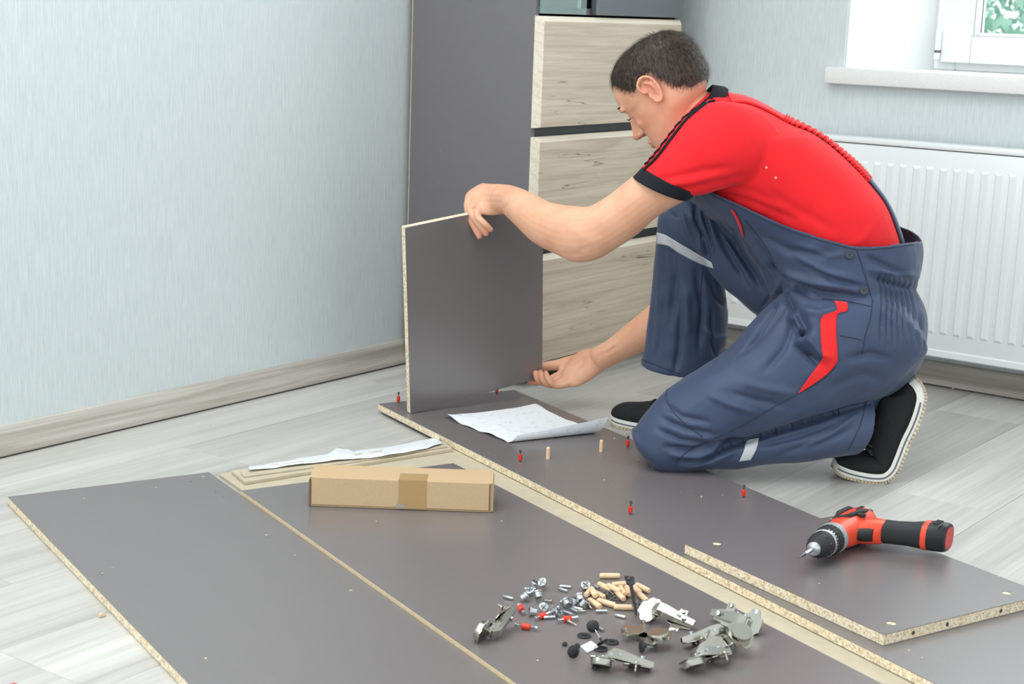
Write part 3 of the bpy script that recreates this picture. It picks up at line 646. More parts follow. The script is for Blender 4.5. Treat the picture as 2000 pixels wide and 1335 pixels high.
for p, lb in ((c6(540, 668), 'tiny black plug right of the lone hinge'), (c6(1130, 945), 'tiny black plug left of the white label'), (c6(1450, 1200), 'tiny black plug nearest the front of the pile'), (c6(1265, 960), 'tiny black plug at the corner of the white label')):
    o = D.objects.new('plastic_plug', bb); COL.objects.link(o); o.location = onz(*p, ZM); o.rotation_euler = (.0, 0, 1); tag(o, lb, 'plug', 'tiny black plugs in the hardware pile')
st = MB().prism([tuple(onz(*c6(x, y), ZM))[:2] for x, y in ((1300, 965), (1415, 908), (1500, 972), (1372, 1030))], ZM+.0004, ZM+.0022, bev=.0003).build('paper_label', M['paper']); tag(st, 'small white square label beside the black caps', 'label')
# flat black wrench leaning on the dowels
wr = empty('flat_wrench', onz(*c7(480, 330), ZM), 0, 'flat black plastic wrench leaning across the dowels', 'wrench')
T_ = Matrix.Translation(-onz(*c7(480, 330), ZM))
P_ = [(420, 125, .030), (520, 135, .030), (522, 195, .025), (505, 215, .023), (525, 330, .015), (550, 500, .006), (548, 525, .0045), (530, 500, .006), (490, 330, .015), (470, 215, .023), (440, 195, .025)]
top = [onz(*c7(x, y), ZM+z+.002) for x, y, z in P_]; bot = [p-Vector((0, 0, .0026)) for p in top]
MB(T_).loft([[tuple(p) for p in bot], [tuple(p) for p in top]]).build('wrench_body', M['black'], wr)
hc = onz(*c7(465, 155), ZM+.0292+.0016); MB(T_).lathe([(.0022, 0), (.0022, .0012)], 6, Matrix.Translation(hc)).build('hex_hole', M['steel'], wr)
# concealed cup hinges
def make_hinge():
    t = empty('cup_hinge')
    g = MB(); g.lathe([(.0165, -.0115), (.0172, -.0105), (.0172, -.001), (.0165, -.001), (.0160, -.0098), (.004, -.0100)], 24); g.build('cup', M['nickel'], t, angle=35)
    pl = [(-.006, -.026), (.006, -.026), (.0095, -.022), (.012, -.015), (.0185, -.011), (.0185, .011), (.012, .015), (.0095, .022), (.006, .026), (-.006, .026), (-.0095, .022), (-.012, .015), (-.0185, .011), (-.0185, -.011), (-.012, -.015), (-.0095, -.022)]
    b = MB(); b.prism(pl, -.0008, .0006); fl_ = b.build('flange', M['nickel'], t)
    for s in (-1, 1): MB().lathe([(.0045, .0004), (.0042, .0016), (.0015, .0022)], 12, Matrix.Translation((0, s*.0215, 0))).build('flange_screw', M['steel'], t, angle=40)
    a = MB()
    def U(x, w, h, zb, th=.0013): return [(x, -w, zb), (x, -w, zb+h), (x, w, zb+h), (x, w, zb), (x, w-th, zb), (x, w-th, zb+h-th), (x, -w+th, zb+h-th), (x, -w+th, zb)]
    a.loft([U(.006, .0078, .010, .001), U(.016, .0085, .016, .003), U(.030, .0085, .0155, .002), U(.055, .0068, .0115, .0), U(.080, .0055, .0085, -.001)]); a.build('arm', M['nickel'], t, angle=30)
    MB().box(.044, .056, -.0022, .0022, .0095, .0131, .0006).build('arm_slot', M['darksteel'], t)
    MB().box(.004, .014, -.0068, .0068, -.006, .009, .002).build('link', M['nickel'], t)
    MB().cyl((.012, -.0115, .008), (.012, .0115, .008), .0022).cyl((.026, -.0115, .010), (.026, .0115, .010), .002).build('rivet', M['steel'], t, angle=40)
    w_ = MB(); w_.prism([(.045, -.026), (.058, -.026), (.060, -.012), (.076, -.009), (.080, 0), (.076, .009), (.060, .012), (.058, .026), (.045, .026), (.042, .012), (.034, .009), (.034, -.009), (.042, -.012)], -.0032, -.0016, bev=.0004); w_.build('mounting_plate', M['nickel'], t)
    for s in (-1, 1):
        q = MB(Matrix.Translation((.0515, s*.0205, 0))); q.lathe([(.0006, -.015), (.0019, -.012), (.0015, -.0108), (.0020, -.0096), (.0015, -.0084), (.0020, -.0072), (.0017, -.004), (.0018, -.0015), (.0042, -.0008), (.0038, .0012), (.0015, .0018)], 12); q.build('mounting_screw', M['nickel'], t, angle=40)
    q = MB(Matrix.Translation((.062, 0, 0))); q.lathe([(.003, .0), (.003, .012), (.0044, .0125), (.0044, .0142), (.002, .0148)], 12); q.build('adjusting_screw', M['steel'], t, angle=40)
    for c in t.children: c.scale = (.9, .9, .9)
    return t
hg0 = make_hinge()
HG = [((946, 1236), (985, 1202), .013, .024, 1.9, 'nickel cup hinge lying alone left of the hardware pile'),
      ((1176, 1286), (1262, 1301), .015, .007, -.55, 'nickel cup hinge at the very front of the pile beside the white label'),
      ((1286, 1246), (1208, 1222), .015, .008, 3.0, 'nickel cup hinge with its mounting screws pointing up'),
      ((1270, 1190), (1362, 1224), .018, .006, .5, 'nickel cup hinge whose slotted arm points towards the long board'),
      ((1468, 1218), (1384, 1194), .014, .010, -1.0, 'nickel cup hinge at the right rear of the heap'),
      ((1424, 1238), (1318, 1256), .018, .008, .5, 'nickel cup hinge crossing the middle of the heap'),
      ((1446, 1240), (1388, 1262), .030, .022, 2.6, 'nickel cup hinge tipped on its back at the right of the heap'),
      ((1352, 1288), (1455, 1272), .017, .008, -.65, 'nickel cup hinge at the front right corner of the heap')]
for k, (a, b_, za, zb, roll, lb) in enumerate(HG):
    o = hg0 if k == 0 else copy_tree(hg0)
    A = onz(*a, ZM+za); B = onz(*b_, ZM+zb); d = (B-A).normalized()
    o.rotation_mode = 'QUATERNION'; o.rotation_quaternion = d.to_track_quat('X', 'Z') @ Euler((roll, 0, 0)).to_quaternion(); o.location = A
    tag(o, lb, 'hinge', 'cup hinges in the hardware pile')

# wood chips and sawdust crumbs
rd = random.Random(11); vs = []; fs2 = []
def chip(p, s):
    i = len(vs); R = Euler((rd.uniform(-.4, .4), rd.uniform(-.4, .4), rd.uniform(0, 6))).to_matrix()
    for q in ((-1, -.5, 0), (1, -.6, 0), (.9, .6, 0), (-.8, .5, 0), (-.7, -.3, .5), (.6, -.3, .6), (.6, .3, .5), (-.5, .3, .6)): vs.append(p + R @ (Vector(q)*s) + Vector((0, 0, s*.3)))
    for f in ((3, 2, 1, 0), (4, 5, 6, 7), (0, 1, 5, 4), (1, 2, 6, 5), (2, 3, 7, 6), (3, 0, 4, 7)): fs2.append(tuple(i+k for k in f))
for px, py, z, s in [(1031, 771, ZK, .0018), (1017, 769, ZK, .0018), (1019, 880, ZK, .002), (1180, 937, ZK, .002), (1370, 970, ZK, .002), (1200, 856, ZK, .0022), (1247, 898, ZK, .002), (1600, 1140, .0408, .0018), (735, 1019, ZM, .0018), (980, 1018, ZM, .0018), (1050, 1290, ZM, .002), (1800, 1285, ZK, .002), (1775, 1270, ZK, .002), (199, 1203, .001, .006), (410, 830, .0008, .003), (1861, 760, .001, .0045), (1950, 788, .001, .003), (200, 1120, .0165, .002), (520, 1045, .0165, .002), (576, 1085, .0165, .002)]: chip(onz(px, py, z), s)
for k in range(90):
    px, py = rd.uniform(900, 1700), rd.uniform(820, 1100)
    p = onz(px, py, ZK); l = Matrix.Rotation(math.radians(22.75), 4, 'Z') @ (p-Vector((.316, -1.248, 0)))
    if .02 < l.x < 1.15 and .01 < l.y < .35: chip(p, rd.uniform(.0004, .0011))
me = D.meshes.new('sawdust'); me.from_pydata(vs, [], fs2); sd = link('sawdust', me, M['edge_tan']); tag(sd, 'fine sawdust and wood chips scattered over boards and floor', 'sawdust', None, 'stuff')
# red tool handle just inside the near left corner
rp = onz(-14, 1362, .03); th = empty('tool_handle', (rp.x, rp.y, 0), .3, 'blurred red tool handle at the near left corner of the floor', 'tool')
MB(Matrix.Translation((0, 0, .018)) @ Matrix.Rotation(PI/2, 4, 'X')).lathe([(.006, -.05), (.014, -.047), (.017, -.02), (.015, .02), (.017, .04), (.010, .047)], 20).build('grip', M['redpl'], th, smooth=True)
MB(Matrix.Translation((0, 0, .018)) @ Matrix.Rotation(PI/2, 4, 'X')).lathe([(.003, .045), (.003, .12)], 12).build('shaft', M['steel'], th)

# ------------------------------------------------------------------ kneeling man
U0, V0 = .52, 3.30
person = empty('person', camw(U0, V0, 0), math.atan2(rh.y, rh.x), 'man in red T-shirt and navy overalls kneeling to stand a board upright', 'person')
def at(px, py, v):
    """a picture point at horizontal distance v from the camera, in the man's own frame"""
    d = ray(px, py); X = CAM + d*(v/(d.dot(fh))); q = X-CAM
    return Vector((q.dot(rh)-U0, v-V0, X.z))
EYE = Vector((-U0, -V0, CAM.z))
def cr(P, t):
    n = len(P)-1; i = min(int(t), n-1); f = t-i
    a, b, c, d = P[max(i-1, 0)], P[i], P[i+1], P[min(i+2, n)]
    return tuple(.5*(2*b[k]+(c[k]-a[k])*f+(2*a[k]-5*b[k]+4*c[k]-d[k])*f*f+(3*b[k]-a[k]-3*c[k]+d[k])*f**3) for k in range(len(b)))
def limb(mb, rows, sub=3, n=24, e=2.0, ends=True):
    """rows: (Tx,Ty,Bx,By,vT,vB,half thickness) or 6 values with one v. Lofted elliptical sections"""
    R = []
    for r in rows:
        if len(r) == 6: r = (r[0], r[1], r[2], r[3], r[4], r[4], r[5])
        T = at(r[0], r[1], r[4]); B = at(r[2], r[3], r[5]); R.append((*T, *B, r[6]))
    S = [cr(R, i/sub) for i in range((len(R)-1)*sub+1)]
    C = [(Vector(s[:3])+Vector(s[3:6]))/2 for s in S]; rings = []
    for i, s in enumerate(S):
        a = (Vector(s[:3])-Vector(s[3:6]))/2; tg = (C[min(i+1, len(C)-1)]-C[max(i-1, 0)]).normalized()
        b = tg.cross(a).normalized()*s[6]
        rings.append([C[i]+a*math.copysign(abs(math.cos(2*PI*k/n))**(2/e), math.cos(2*PI*k/n))+b*math.copysign(abs(math.sin(2*PI*k/n))**(2/e), math.sin(2*PI*k/n)) for k in range(n)])
    if ends:
        def cap(ring, tg, c, h):
            out = []
            for s_, o_ in ((.92, .4), (.7, .75), (.35, .97)): out.append([c+(p-c)*s_+tg*h*o_ for p in ring])
            return out
        h0 = min((Vector(S[0][:3])-Vector(S[0][3:6])).length/2, S[0][6])*.6; h1 = min((Vector(S[-1][:3])-Vector(S[-1][3:6])).length/2, S[-1][6])*.6
        t0 = (C[0]-C[1]).normalized(); t1 = (C[-1]-C[-2]).normalized()
        rings = cap(rings[0], t0, C[0], h0)[::-1]+rings+cap(rings[-1], t1, C[-1], h1)
    mb.loft([[tuple(p) for p in g] for g in rings])
def chain(mb, pts, rad, sub=4, n=12):
    """tapered finger-like chain with rounded ends; pts are local points"""
    P = [tuple(p)+(r,) for p, r in zip(pts, rad)]; S = [cr(P, i/sub) for i in range((len(P)-1)*sub+1)]
    p0, p1 = Vector(S[0][:3]), Vector(S[-1][:3]); d0 = (p0-Vector(S[1][:3])).normalized(); d1 = (p1-Vector(S[-2][:3])).normalized()
    pp = [p0+d0*S[0][3]*.95, p0+d0*S[0][3]*.6]+[Vector(s[:3]) for s in S]+[p1+d1*S[-1][3]*.6, p1+d1*S[-1][3]*.95]
    rr = [S[0][3]*.3, S[0][3]*.8]+[s[3] for s in S]+[S[-1][3]*.8, S[-1][3]*.3]
    mb.tube(pp, rr, n)
def remesh(mb, vox, it=3, fac=.5):
    me = mb.mesh('tmp'); o = D.objects.new('tmp', me); COL.objects.link(o)
    m = o.modifiers.new('r', 'REMESH'); m.mode = 'VOXEL'; m.voxel_size = vox; m.use_smooth_shade = True
    if it: s = o.modifiers.new('s', 'SMOOTH'); s.factor = fac; s.iterations = it
    dg = bpy.context.evaluated_depsgraph_get(); out = D.meshes.new_from_object(o.evaluated_get(dg)); D.objects.remove(o); D.meshes.remove(me)
    return out
def to_px(p):
    """picture point of a local point (used to find where a fold or a seam runs on the cloth)"""
    w = camw(U0+p.x, V0+p.y, p.z)-CAM; d = w.dot(fw); return (1000+F_PX*w.dot(rt)/d, 667.5-F_PX*w.dot(up)/d)
def seg_dist(p, a, b):
    ax, ay = a; bx, by = b; dx, dy = bx-ax, by-ay; L2 = dx*dx+dy*dy or 1
    t = max(0, min(1, ((p[0]-ax)*dx+(p[1]-ay)*dy)/L2)); return math.hypot(p[0]-ax-dx*t, p[1]-ay-dy*t), t
def folds(me, strokes, ymax=.2, crumple=.0, cs=18, facing=.25, xmax=9, box=None):
    """press creases (negative) and ridges (positive) into the near side of a cloth or skin mesh"""
    me.update(); nv = [v.normal.copy() for v in me.vertices]
    bb = [(min(p[0] for p in pts)-2.5*w, max(p[0] for p in pts)+2.5*w, min(p[1] for p in pts)-2.5*w, max(p[1] for p in pts)+2.5*w) for pts, w, a in strokes]
    for v, nr in zip(me.vertices, nv):
        if v.co.x > xmax: continue
        d = 0
        if crumple: d += crumple*(mnoise.noise(v.co*cs)+.5*mnoise.noise(v.co*cs*2.3))
        if nr.y < facing and v.co.y < ymax:
            p = to_px(v.co); k = min(1, (facing-nr.y)/.4)
            for (pts, w, amp), q in zip(strokes, bb):
                if p[0] < q[0] or p[0] > q[1] or p[1] < q[2] or p[1] > q[3]: continue
                best = 1e9; tt = 0; n = len(pts)-1
                for i in range(n):
                    ds, t = seg_dist(p, pts[i], pts[i+1])
                    if ds < best: best = ds; tt = (i+t)/n
                if best < 2.5*w: d += amp*math.exp(-(best/w)**2)*min(1, 4*tt+.25)*min(1, 4*(1-tt)+.15)*k
        if d: v.co += nr*d
    me.update()
class Surf:
    def __init__(s, me): s.b = BVHTree.FromPolygons([v.co.copy() for v in me.vertices], [tuple(p.vertices) for p in me.polygons])
    def hit(s, px, py, off=0.0):
        d = at(px, py, 3.3)-EYE; h = s.b.ray_cast(EYE, d.normalized())
        if h[0] is None: return None
        n = h[1] if h[1].dot(d) < 0 else -h[1]
        return h[0]+n*off, n
def seam(sf, pts, r, m, name, par, n=14, off=.0004):
    out = []
    P = [tuple(p) for p in pts]
    for i in range((len(P)-1)*n+1):
        q = cr(P, i/n); h = sf.hit(q[0], q[1], off)
        if h: out.append(h[0])
    if len(out) > 2: return MB().tube(out, r, 6).build(name, m, par, smooth=True)
def strip(sf, A, B, m, name, par, n=24, k=6, off=.0015, th=.0012, label=None):
    """cloth strip lying on a surface between two picture polylines"""
    b = bmesh.new(); rows = []
    for i in range(n+1):
        t = i/n*(len(A)-1); pa = cr([tuple(p) for p in A], t); pb = cr([tuple(p) for p in B], t); row = []
        for j in range(k+1):
            s = j/k; h = sf.hit(pa[0]+(pb[0]-pa[0])*s, pa[1]+(pb[1]-pa[1])*s, off)
            row.append(h[0] if h else None)
        rows.append(row)
    V = [[b.verts.new(p) if p is not None else None for p in r] for r in rows]
    for i in range(n):
        for j in range(k):
            q = (V[i][j], V[i+1][j], V[i+1][j+1], V[i][j+1])
            if None not in q and max((q[0].co-q[2].co).length, (q[1].co-q[3].co).length) < .06: b.faces.new(q)
    for v in [v for v in b.verts if not v.link_faces]: b.verts.remove(v)
    bmesh.ops.smooth_vert(b, verts=b.verts[:], factor=.3, use_axis_x=True, use_axis_y=True, use_axis_z=True)
    bmesh.ops.recalc_face_normals(b, faces=b.faces[:])
    bmesh.ops.solidify(b, geom=b.faces[:], thickness=th)
    me = D.meshes.new(name); b.to_mesh(me); b.free(); o = link(name, me, m, par, True)
    if label: o['label'] = label
    return o

def skin_mat():
    m, nt, b, N, L = newmat('skin'); v = mapping(N, L, (1, 1, 1)); at_ = N.new('ShaderNodeAttribute'); at_.attribute_name = 'flush'
    c = ramp(N, L, tex_noise(N, L, v, 14, 5, .6), [(.3, (.66, .325, .195)), (.55, (.74, .395, .250)), (.75, (.78, .45, .30))])
    fr = ramp(N, L, tex_noise(N, L, v, 230, 2), [(.70, (1, 1, 1)), (.78, (.80, .66, .6))]); L.new(mixc(N, L, at_.outputs['Fac'], mixc(N, L, .5, c, fr, 'MULTIPLY'), (.62, .20, .14)), b.inputs['Base Color'])
    b.inputs['Roughness'].default_value = .5; b.inputs['Subsurface Weight'].default_value = .18; b.inputs['Subsurface Radius'].default_value = (1, .35, .2); b.inputs['Subsurface Scale'].default_value = .006
    bump(N, L, b, tex_noise(N, L, v, 380, 3), .12, .0008); return m
def cloth_mat(name, col, var=.12, rough=.8, scale=900, sheen=.2):
    m, nt, b, N, L = newmat(name); v = mapping(N, L, (1, 1, 1)); n = tex_noise(N, L, v, 6, 4, .6)
    L.new(ramp(N, L, n, [(.3, tuple(c*(1-var) for c in col)), (.7, tuple(c*(1+var) for c in col))]), b.inputs['Base Color'])
    b.inputs['Roughness'].default_value = rough; b.inputs['Sheen Weight'].default_value = sheen; b.inputs['Sheen Roughness'].default_value = .4; b.inputs['Specular IOR Level'].default_value = .3
    bump(N, L, b, tex_noise(N, L, v, scale, 2), .25, .0006); return m
M['skin'] = skin_mat()
M['red'] = cloth_mat('red_jersey', (.80, .014, .020), .05, .8, 900, .06); M['navy'] = cloth_mat('navy_twill', (.048, .068, .126), .14, .5, 1100, .15)
M['navy_thread'] = simple('navy_thread', (.025, .035, .06), .8); M['blackcloth'] = cloth_mat('black_rib', (.008, .009, .013), .1, .85, 900, .03); M['redtrim'] = cloth_mat('red_trim', (.78, .02, .022), .08)
M['reflect'] = simple('reflective_tape', (.52, .54, .56), .4, bump=.1, bscale=700); M['hair'] = None
M['suede'] = simple('black_suede', (.008, .008, .009), .85, bump=.3, bscale=300, var=.3); M['midsole'] = simple('white_midsole', (.78, .77, .71), .6, var=.05, bscale=60)
M['outsole'] = simple('beige_outsole', (.58, .50, .37), .75, var=.2, bscale=60); M['soleline'] = simple('grey_sole_line', (.12, .13, .15), .6); M['lace'] = simple('dark_lace', (.05, .05, .05), .8)

# ---- head, built in its own frame: x to the face, y to his left, z to the crown
HP, HY, HRoll, HS = math.radians(41), math.radians(31), math.radians(-4), .965
hf = Vector((-math.cos(HP)*math.cos(HY), math.cos(HP)*math.sin(HY), -math.sin(HP))); hl = Vector((-math.sin(HY), -math.cos(HY), 0)); hu = hf.cross(hl)
hl, hu = hl*math.cos(HRoll)+hu*math.sin(HRoll), hu*math.cos(HRoll)-hl*math.sin(HRoll)
HC = at(1297, 176, 3.37)
HM = Matrix(((hf.x*HS, hl.x*HS, hu.x*HS, HC.x), (hf.y*HS, hl.y*HS, hu.y*HS, HC.y), (hf.z*HS, hl.z*HS, hu.z*HS, HC.z), (0, 0, 0, 1)))
HEAD = [(-.124, .075, .030, .014), (-.119, .084, .012, .027), (-.108, .0885, -.004, .038), (-.094, .0875, -.020, .048), (-.080, .088, -.035, .054), (-.066, .0875, -.050, .0585), (-.050, .088, -.078, .0625), (-.034, .089, -.090, .0665), (-.018, .0905, -.098, .0700), (-.002, .0905, -.1015, .0725), (.012, .0955, -.1020, .0745), (.026, .0985, -.1045, .0760), (.044, .0975, -.1045, .0765), (.062, .092, -.1015, .0745), (.080, .085, -.0900, .0690), (.096, .070, -.0740, .0580), (.108, .047, -.0490, .0410), (.1145, .020, -.0200, .0200)]
HEAD = [(z if z < .026 else .026+(z-.026)*.87, f, bk, w) for z, f, bk, w in HEAD]
def head_ring(h, off=0, n=40):
    z, f, bk, w = h; c = (f+bk)/2; a = (f-bk)/2+off; w = w+off; out = []
    for k in range(n):
        t = 2*PI*k/n; cx, sy = math.cos(t), math.sin(t); e = 2.25 if cx > 0 else 2.0
        wf = w*(1-.10*max(0, cx)**2) if z < 0 else w
        out.append(Vector((c+a*math.copysign(abs(cx)**(2/e), cx), wf*math.copysign(abs(sy)**(2/e), sy), z)))
    return out
body = MB()
hr = [cr(HEAD, i/2) for i in range((len(HEAD)-1)*2+1)]
body.loft([[tuple(HM @ p) for p in head_ring(h)] for h in hr])
hb = MB(HM)
# brow, cheekbone, nose, lips, chin, lids
for s in (1, -1):
    hb.tube([(.087, s*.012, .020), (.092, s*.028, .023), (.080, s*.050, .017)], [.007, .0085, .006], 10)
    hb.ball((.058, s*.030, -.030), (.025, .0205, .020), 16); hb.ball((.056, s*.020, -.070), (.022, .018, .022), 14)
    hb.ball((.0710, s*.031, -.002), (.0120, .0140, .0095), 16)
    hb.ball((.0985, s*.0125, -.041), (.010, .0065, .0065), 12)
hb.loft([[(.088, -.006, .016), (.088, .006, .016), (.099, .003, .012), (.099, -.003, .012)], [(.085, -.010, -.01), (.085, .010, -.01), (.1075, .0042, -.012), (.1075, -.0042, -.012)], [(.085, -.014, -.030), (.085, .014, -.030), (.1165, .006, -.032), (.1165, -.006, -.032)], [(.086, -.014, -.044), (.086, .014, -.044), (.112, .007, -.046), (.112, -.007, -.046)]])
hb.ball((.1125, 0, -.037), (.0095, .0095, .0085), 14)
hb.tube([(.084, -.022, -.069), (.0925, -.010, -.066), (.0945, 0, -.067), (.0925, .010, -.066), (.084, .022, -.069)], [.003, .0048, .0052, .0048, .003], 10)
hb.tube([(.084, -.020, -.072), (.0915, -.010, -.077), (.0935, 0, -.078), (.0915, .010, -.077), (.084, .020, -.072)], [.003, .005, .0056, .005, .003], 10)
hb.ball((.083, 0, -.108), (.014, .018, .012), 14)
# ears
for s in (1, -1):
    E = Matrix.Translation((-.006, s*.0735, -.001)) @ Matrix.Rotation(s*.42, 4, 'Z') @ Matrix.Rotation(.22, 4, 'Y')
    eb = lambda x, y, z: E @ Vector((x, s*y, z))
    rim = [(.012, .003, .006), (.016, .006, .018), (.012, .010, .029), (-.001, .013, .0345), (-.013, .015, .029), (-.018, .016, .015), (-.016, .015, -.002), (-.010, .012, -.016), (-.001, .008, -.026), (.008, .004, -.024), (.010, .002, -.014)]
    hb.tube([tuple(cr([tuple(eb(*p)) for p in rim], i/3)) for i in range(31)], [.0036]*31, 8)
    hb.tube([tuple(eb(*p)) for p in ((.0, .009, .024), (-.008, .012, .014), (-.008, .011, -.002), (-.003, .008, -.013), (.005, .005, -.016))], [.0024, .0032, .0034, .003, .0026], 8)
    hb.ball(tuple(eb(.011, .004, -.006)), (.0032, .003, .0055), 8); hb.ball(tuple(eb(.001, .006, -.024)), (.007, .0042, .0065), 10)
    plate = [(.012, .0, .022), (.002, .004, .031), (-.012, .008, .024), (-.015, .010, .006), (-.011, .008, -.012), (-.001, .004, -.024), (.009, .0, -.018), (.012, -.002, .0)]
    hb.loft([[tuple(eb(x, y-.004, z)) for x, y, z in plate], [tuple(eb(x, y+.0012, z)) for x, y, z in plate]])
body.merge(hb.b)
# neck, core of the trunk
limb(body, [(1350, 140, 1268, 215, 3.37, .056), (1376, 172, 1296, 250, 3.37, .057), (1400, 200, 1322, 286, 3.365, .064), (1432, 232, 1360, 330, 3.36, .085)])
limb(body, [(1440, 205, 1340, 320, 3.36, .10), (1540, 250, 1390, 370, 3.36, .15), (1640, 320, 1440, 430, 3.35, .14), (1720, 430, 1510, 520, 3.34, .13), (1740, 560, 1590, 610, 3.35, .11), (1745, 680, 1610, 670, 3.35, .11)])
# near (left) arm
limb(body, [(1345, 262, 1430, 350, 3.225, .046), (1285, 305, 1352, 385, 3.215, .047), (1234, 345, 1288, 420, 3.222, .047), (1203, 370, 1247, 456, 3.235, .046), (1170, 393, 1204, 485, 3.252, .045), (1143, 404, 1168, 506, 3.268, .043), (1118, 402, 1132, 512, 3.288, .042), (1095, 400, 1102, 500, 3.32, .043), (1066, 393, 1060, 481, 3.362, .041), (1046, 382, 1034, 461, 3.40, .037), (1018, 368, 1006, 434, 3.45, .031), (996, 361, 988, 419, 3.50, .026), (980, 360, 972, 418, 3.53, .024)])
limb(body, [(985, 360, 978, 418, 3.535, 3.515, .023), (962, 360, 958, 420, 3.585, 3.535, .018), (942, 359, 940, 417, 3.61, 3.548, .0155), (930, 366, 927, 407, 3.615, 3.565, .012)])
fx = lambda L: [at(*p) for p in L]
chain(body, fx([(944, 366, 3.605), (917, 383, 3.603), (918, 412, 3.575), (930, 444, 3.561)]), [.0105, .0095, .0085, .007])
chain(body, fx([(938, 372, 3.595), (914, 396, 3.588), (921, 430, 3.562), (936, 461, 3.555)]), [.0105, .0095, .0083, .0072])
chain(body, fx([(936, 388, 3.575), (919, 410, 3.568), (933, 434, 3.548), (949, 456, 3.547)]), [.0105, .009, .008, .007])
chain(body, fx([(940, 402, 3.555), (932, 420, 3.548), (946, 436, 3.537), (958, 448, 3.540)]), [.0095, .008, .0072, .0065])
chain(body, fx([(972, 380, 3.56), (952, 388, 3.615), (930, 415, 3.628), (920, 440, 3.622)]), [.016, .0125, .0105, .009])
body.ball(tuple(at(1141, 489, 3.285)), .0235, 16)
# far (right) arm
limb(body, [(1470, 250, 1380, 330, 3.52, .05), (1450, 360, 1370, 380, 3.60, .048), (1415, 470, 1340, 500, 3.66, .044), (1385, 520, 1340, 600, 3.672, .042), (1330, 555, 1345, 645, 3.69, .041), (1288, 580, 1310, 664, 3.70, .040), (1250, 611, 1284, 676, 3.708, .038), (1215, 640, 1242, 692, 3.722, .034), (1180, 668, 1204, 710, 3.735, .028), (1158, 679, 1180, 722, 3.742, .026)])
limb(body, [(1160, 679, 1178, 724, 3.755, 3.735, .022), (1136, 685, 1152, 742, 3.775, 3.722, .019), (1113, 702, 1126, 754, 3.775, 3.708, .016), (1098, 724, 1106, 753, 3.768, 3.708, .011)])
chain(body, fx([(1108, 724, 3.762), (1072, 741, 3.757), (1050, 746, 3.752), (1035, 746, 3.748)]), [.0105, .0085, .0075, .0065])
chain(body, fx([(1108, 733, 3.752), (1070, 747, 3.735), (1052, 742, 3.724), (1046, 728, 3.7285)]), [.0105, .009, .008, .0072])
chain(body, fx([(1110, 741, 3.735), (1076, 751, 3.718), (1061, 742, 3.712), (1056, 727, 3.722)]), [.0105, .009, .008, .007])
chain(body, fx([(1113, 748, 3.716), (1086, 753, 3.703), (1073, 743, 3.698), (1066, 728, 3.706)]), [.0095, .0078, .0072, .0062])
chain(body, fx([(1142, 702, 3.77), (1108, 708, 3.785), (1082, 713, 3.790), (1050, 716, 3.790)]), [.019, .0150, .0125, .0095])
body.ball(tuple(at(1100, 722, 3.765)), .012, 12)
body.ball(tuple(at(1116, 716, 3.775)), .014, 12)
# legs inside the trousers
limb(body, [(1590, 620, 1720, 710, 3.27, .07), (1425, 730, 1462, 790, 3.205, .04), (1285, 850, 1305, 890, 3.205, .035)]); limb(body, [(1300, 870, 1310, 900, 3.205, .03), (1500, 862, 1500, 888, 3.21, .028), (1655, 825, 1648, 862, 3.225, .03)])
limb(body, [(1550, 540, 1560, 620, 3.44, .06), (1350, 445, 1365, 490, 3.51, .03)]); limb(body, [(1325, 455, 1378, 478, 3.515, .03), (1335, 620, 1400, 640, 3.545, .035), (1362, 790, 1402, 800, 3.55, .034)])
me = remesh(body, .0026, 2, .4)
folds(me, [([(986, 362), (960, 361), (936, 364)], 3.0, .0012), ([(984, 380), (955, 378), (930, 382)], 3.0, .0012), ([(982, 371), (955, 370), (933, 373)], 2.6, -.0012), ([(982, 395), (958, 394), (930, 396)], 2.6, -.0011), ([(993, 396), (986, 408), (984, 418)], 2.2, -.0014), ([(988, 398), (981, 410)], 2.0, -.0010), ([(930, 425), (940, 421)], 2, -.0008),
  ([(1168, 690), (1164, 712), (1168, 726)], 2.6, -.0018), ([(1160, 688), (1156, 712), (1160, 726)], 2.2, -.0012), ([(1142, 692), (1128, 705), (1106, 716)], 2.6, -.0016), ([(1142, 700), (1136, 715), (1120, 730)], 2.6, -.0020), ([(1108, 738), (1098, 744), (1092, 753)], 2.4, -.0016), ([(1210, 665), (1185, 682), (1160, 692)], 2.6, .0014), ([(1205, 676), (1182, 692)], 2.6, -.0012),
  ([(1100, 492), (1126, 497), (1150, 480)], 6, -.0015), ([(1150, 420), (1160, 412), (1172, 400)], 4, -.0015), ([(1190, 470), (1150, 470), (1110, 440)], 10, .0012)], .6, 0, 9, .5, -.12)
HI = HM.inverted(); fa = me.attributes.new('flush', 'FLOAT', 'POINT'); fv = []
tips = [at(*p) for p in ((1035, 746, 3.748), (1046, 727, 3.728), (1056, 726, 3.722), (1066, 727, 3.706), (936, 461, 3.555), (949, 456, 3.547), (958, 448, 3.54), (1135, 505, 3.285))]
for v_ in me.vertices:
    q = HI @ v_.co; f_ = 0
    if q.length < .2:
        for c_, r_, a_ in (((-.008, .084, .004), .026, .55), ((.115, 0, -.038), .018, .4), ((.094, 0, -.072), .014, .55), ((.055, .05, -.035), .03, .22)):
            f_ = max(f_, a_*math.exp(-((q-Vector(c_)).length/r_)**4))
    elif v_.co.x < -.1:
        for c_ in tips: f_ = max(f_, .4*math.exp(-((v_.co-c_).length/.016)**2))
    fv.append(f_)
fa.data.foreach_set('value', fv)
skin = link('body', me, M['skin'], person, True)

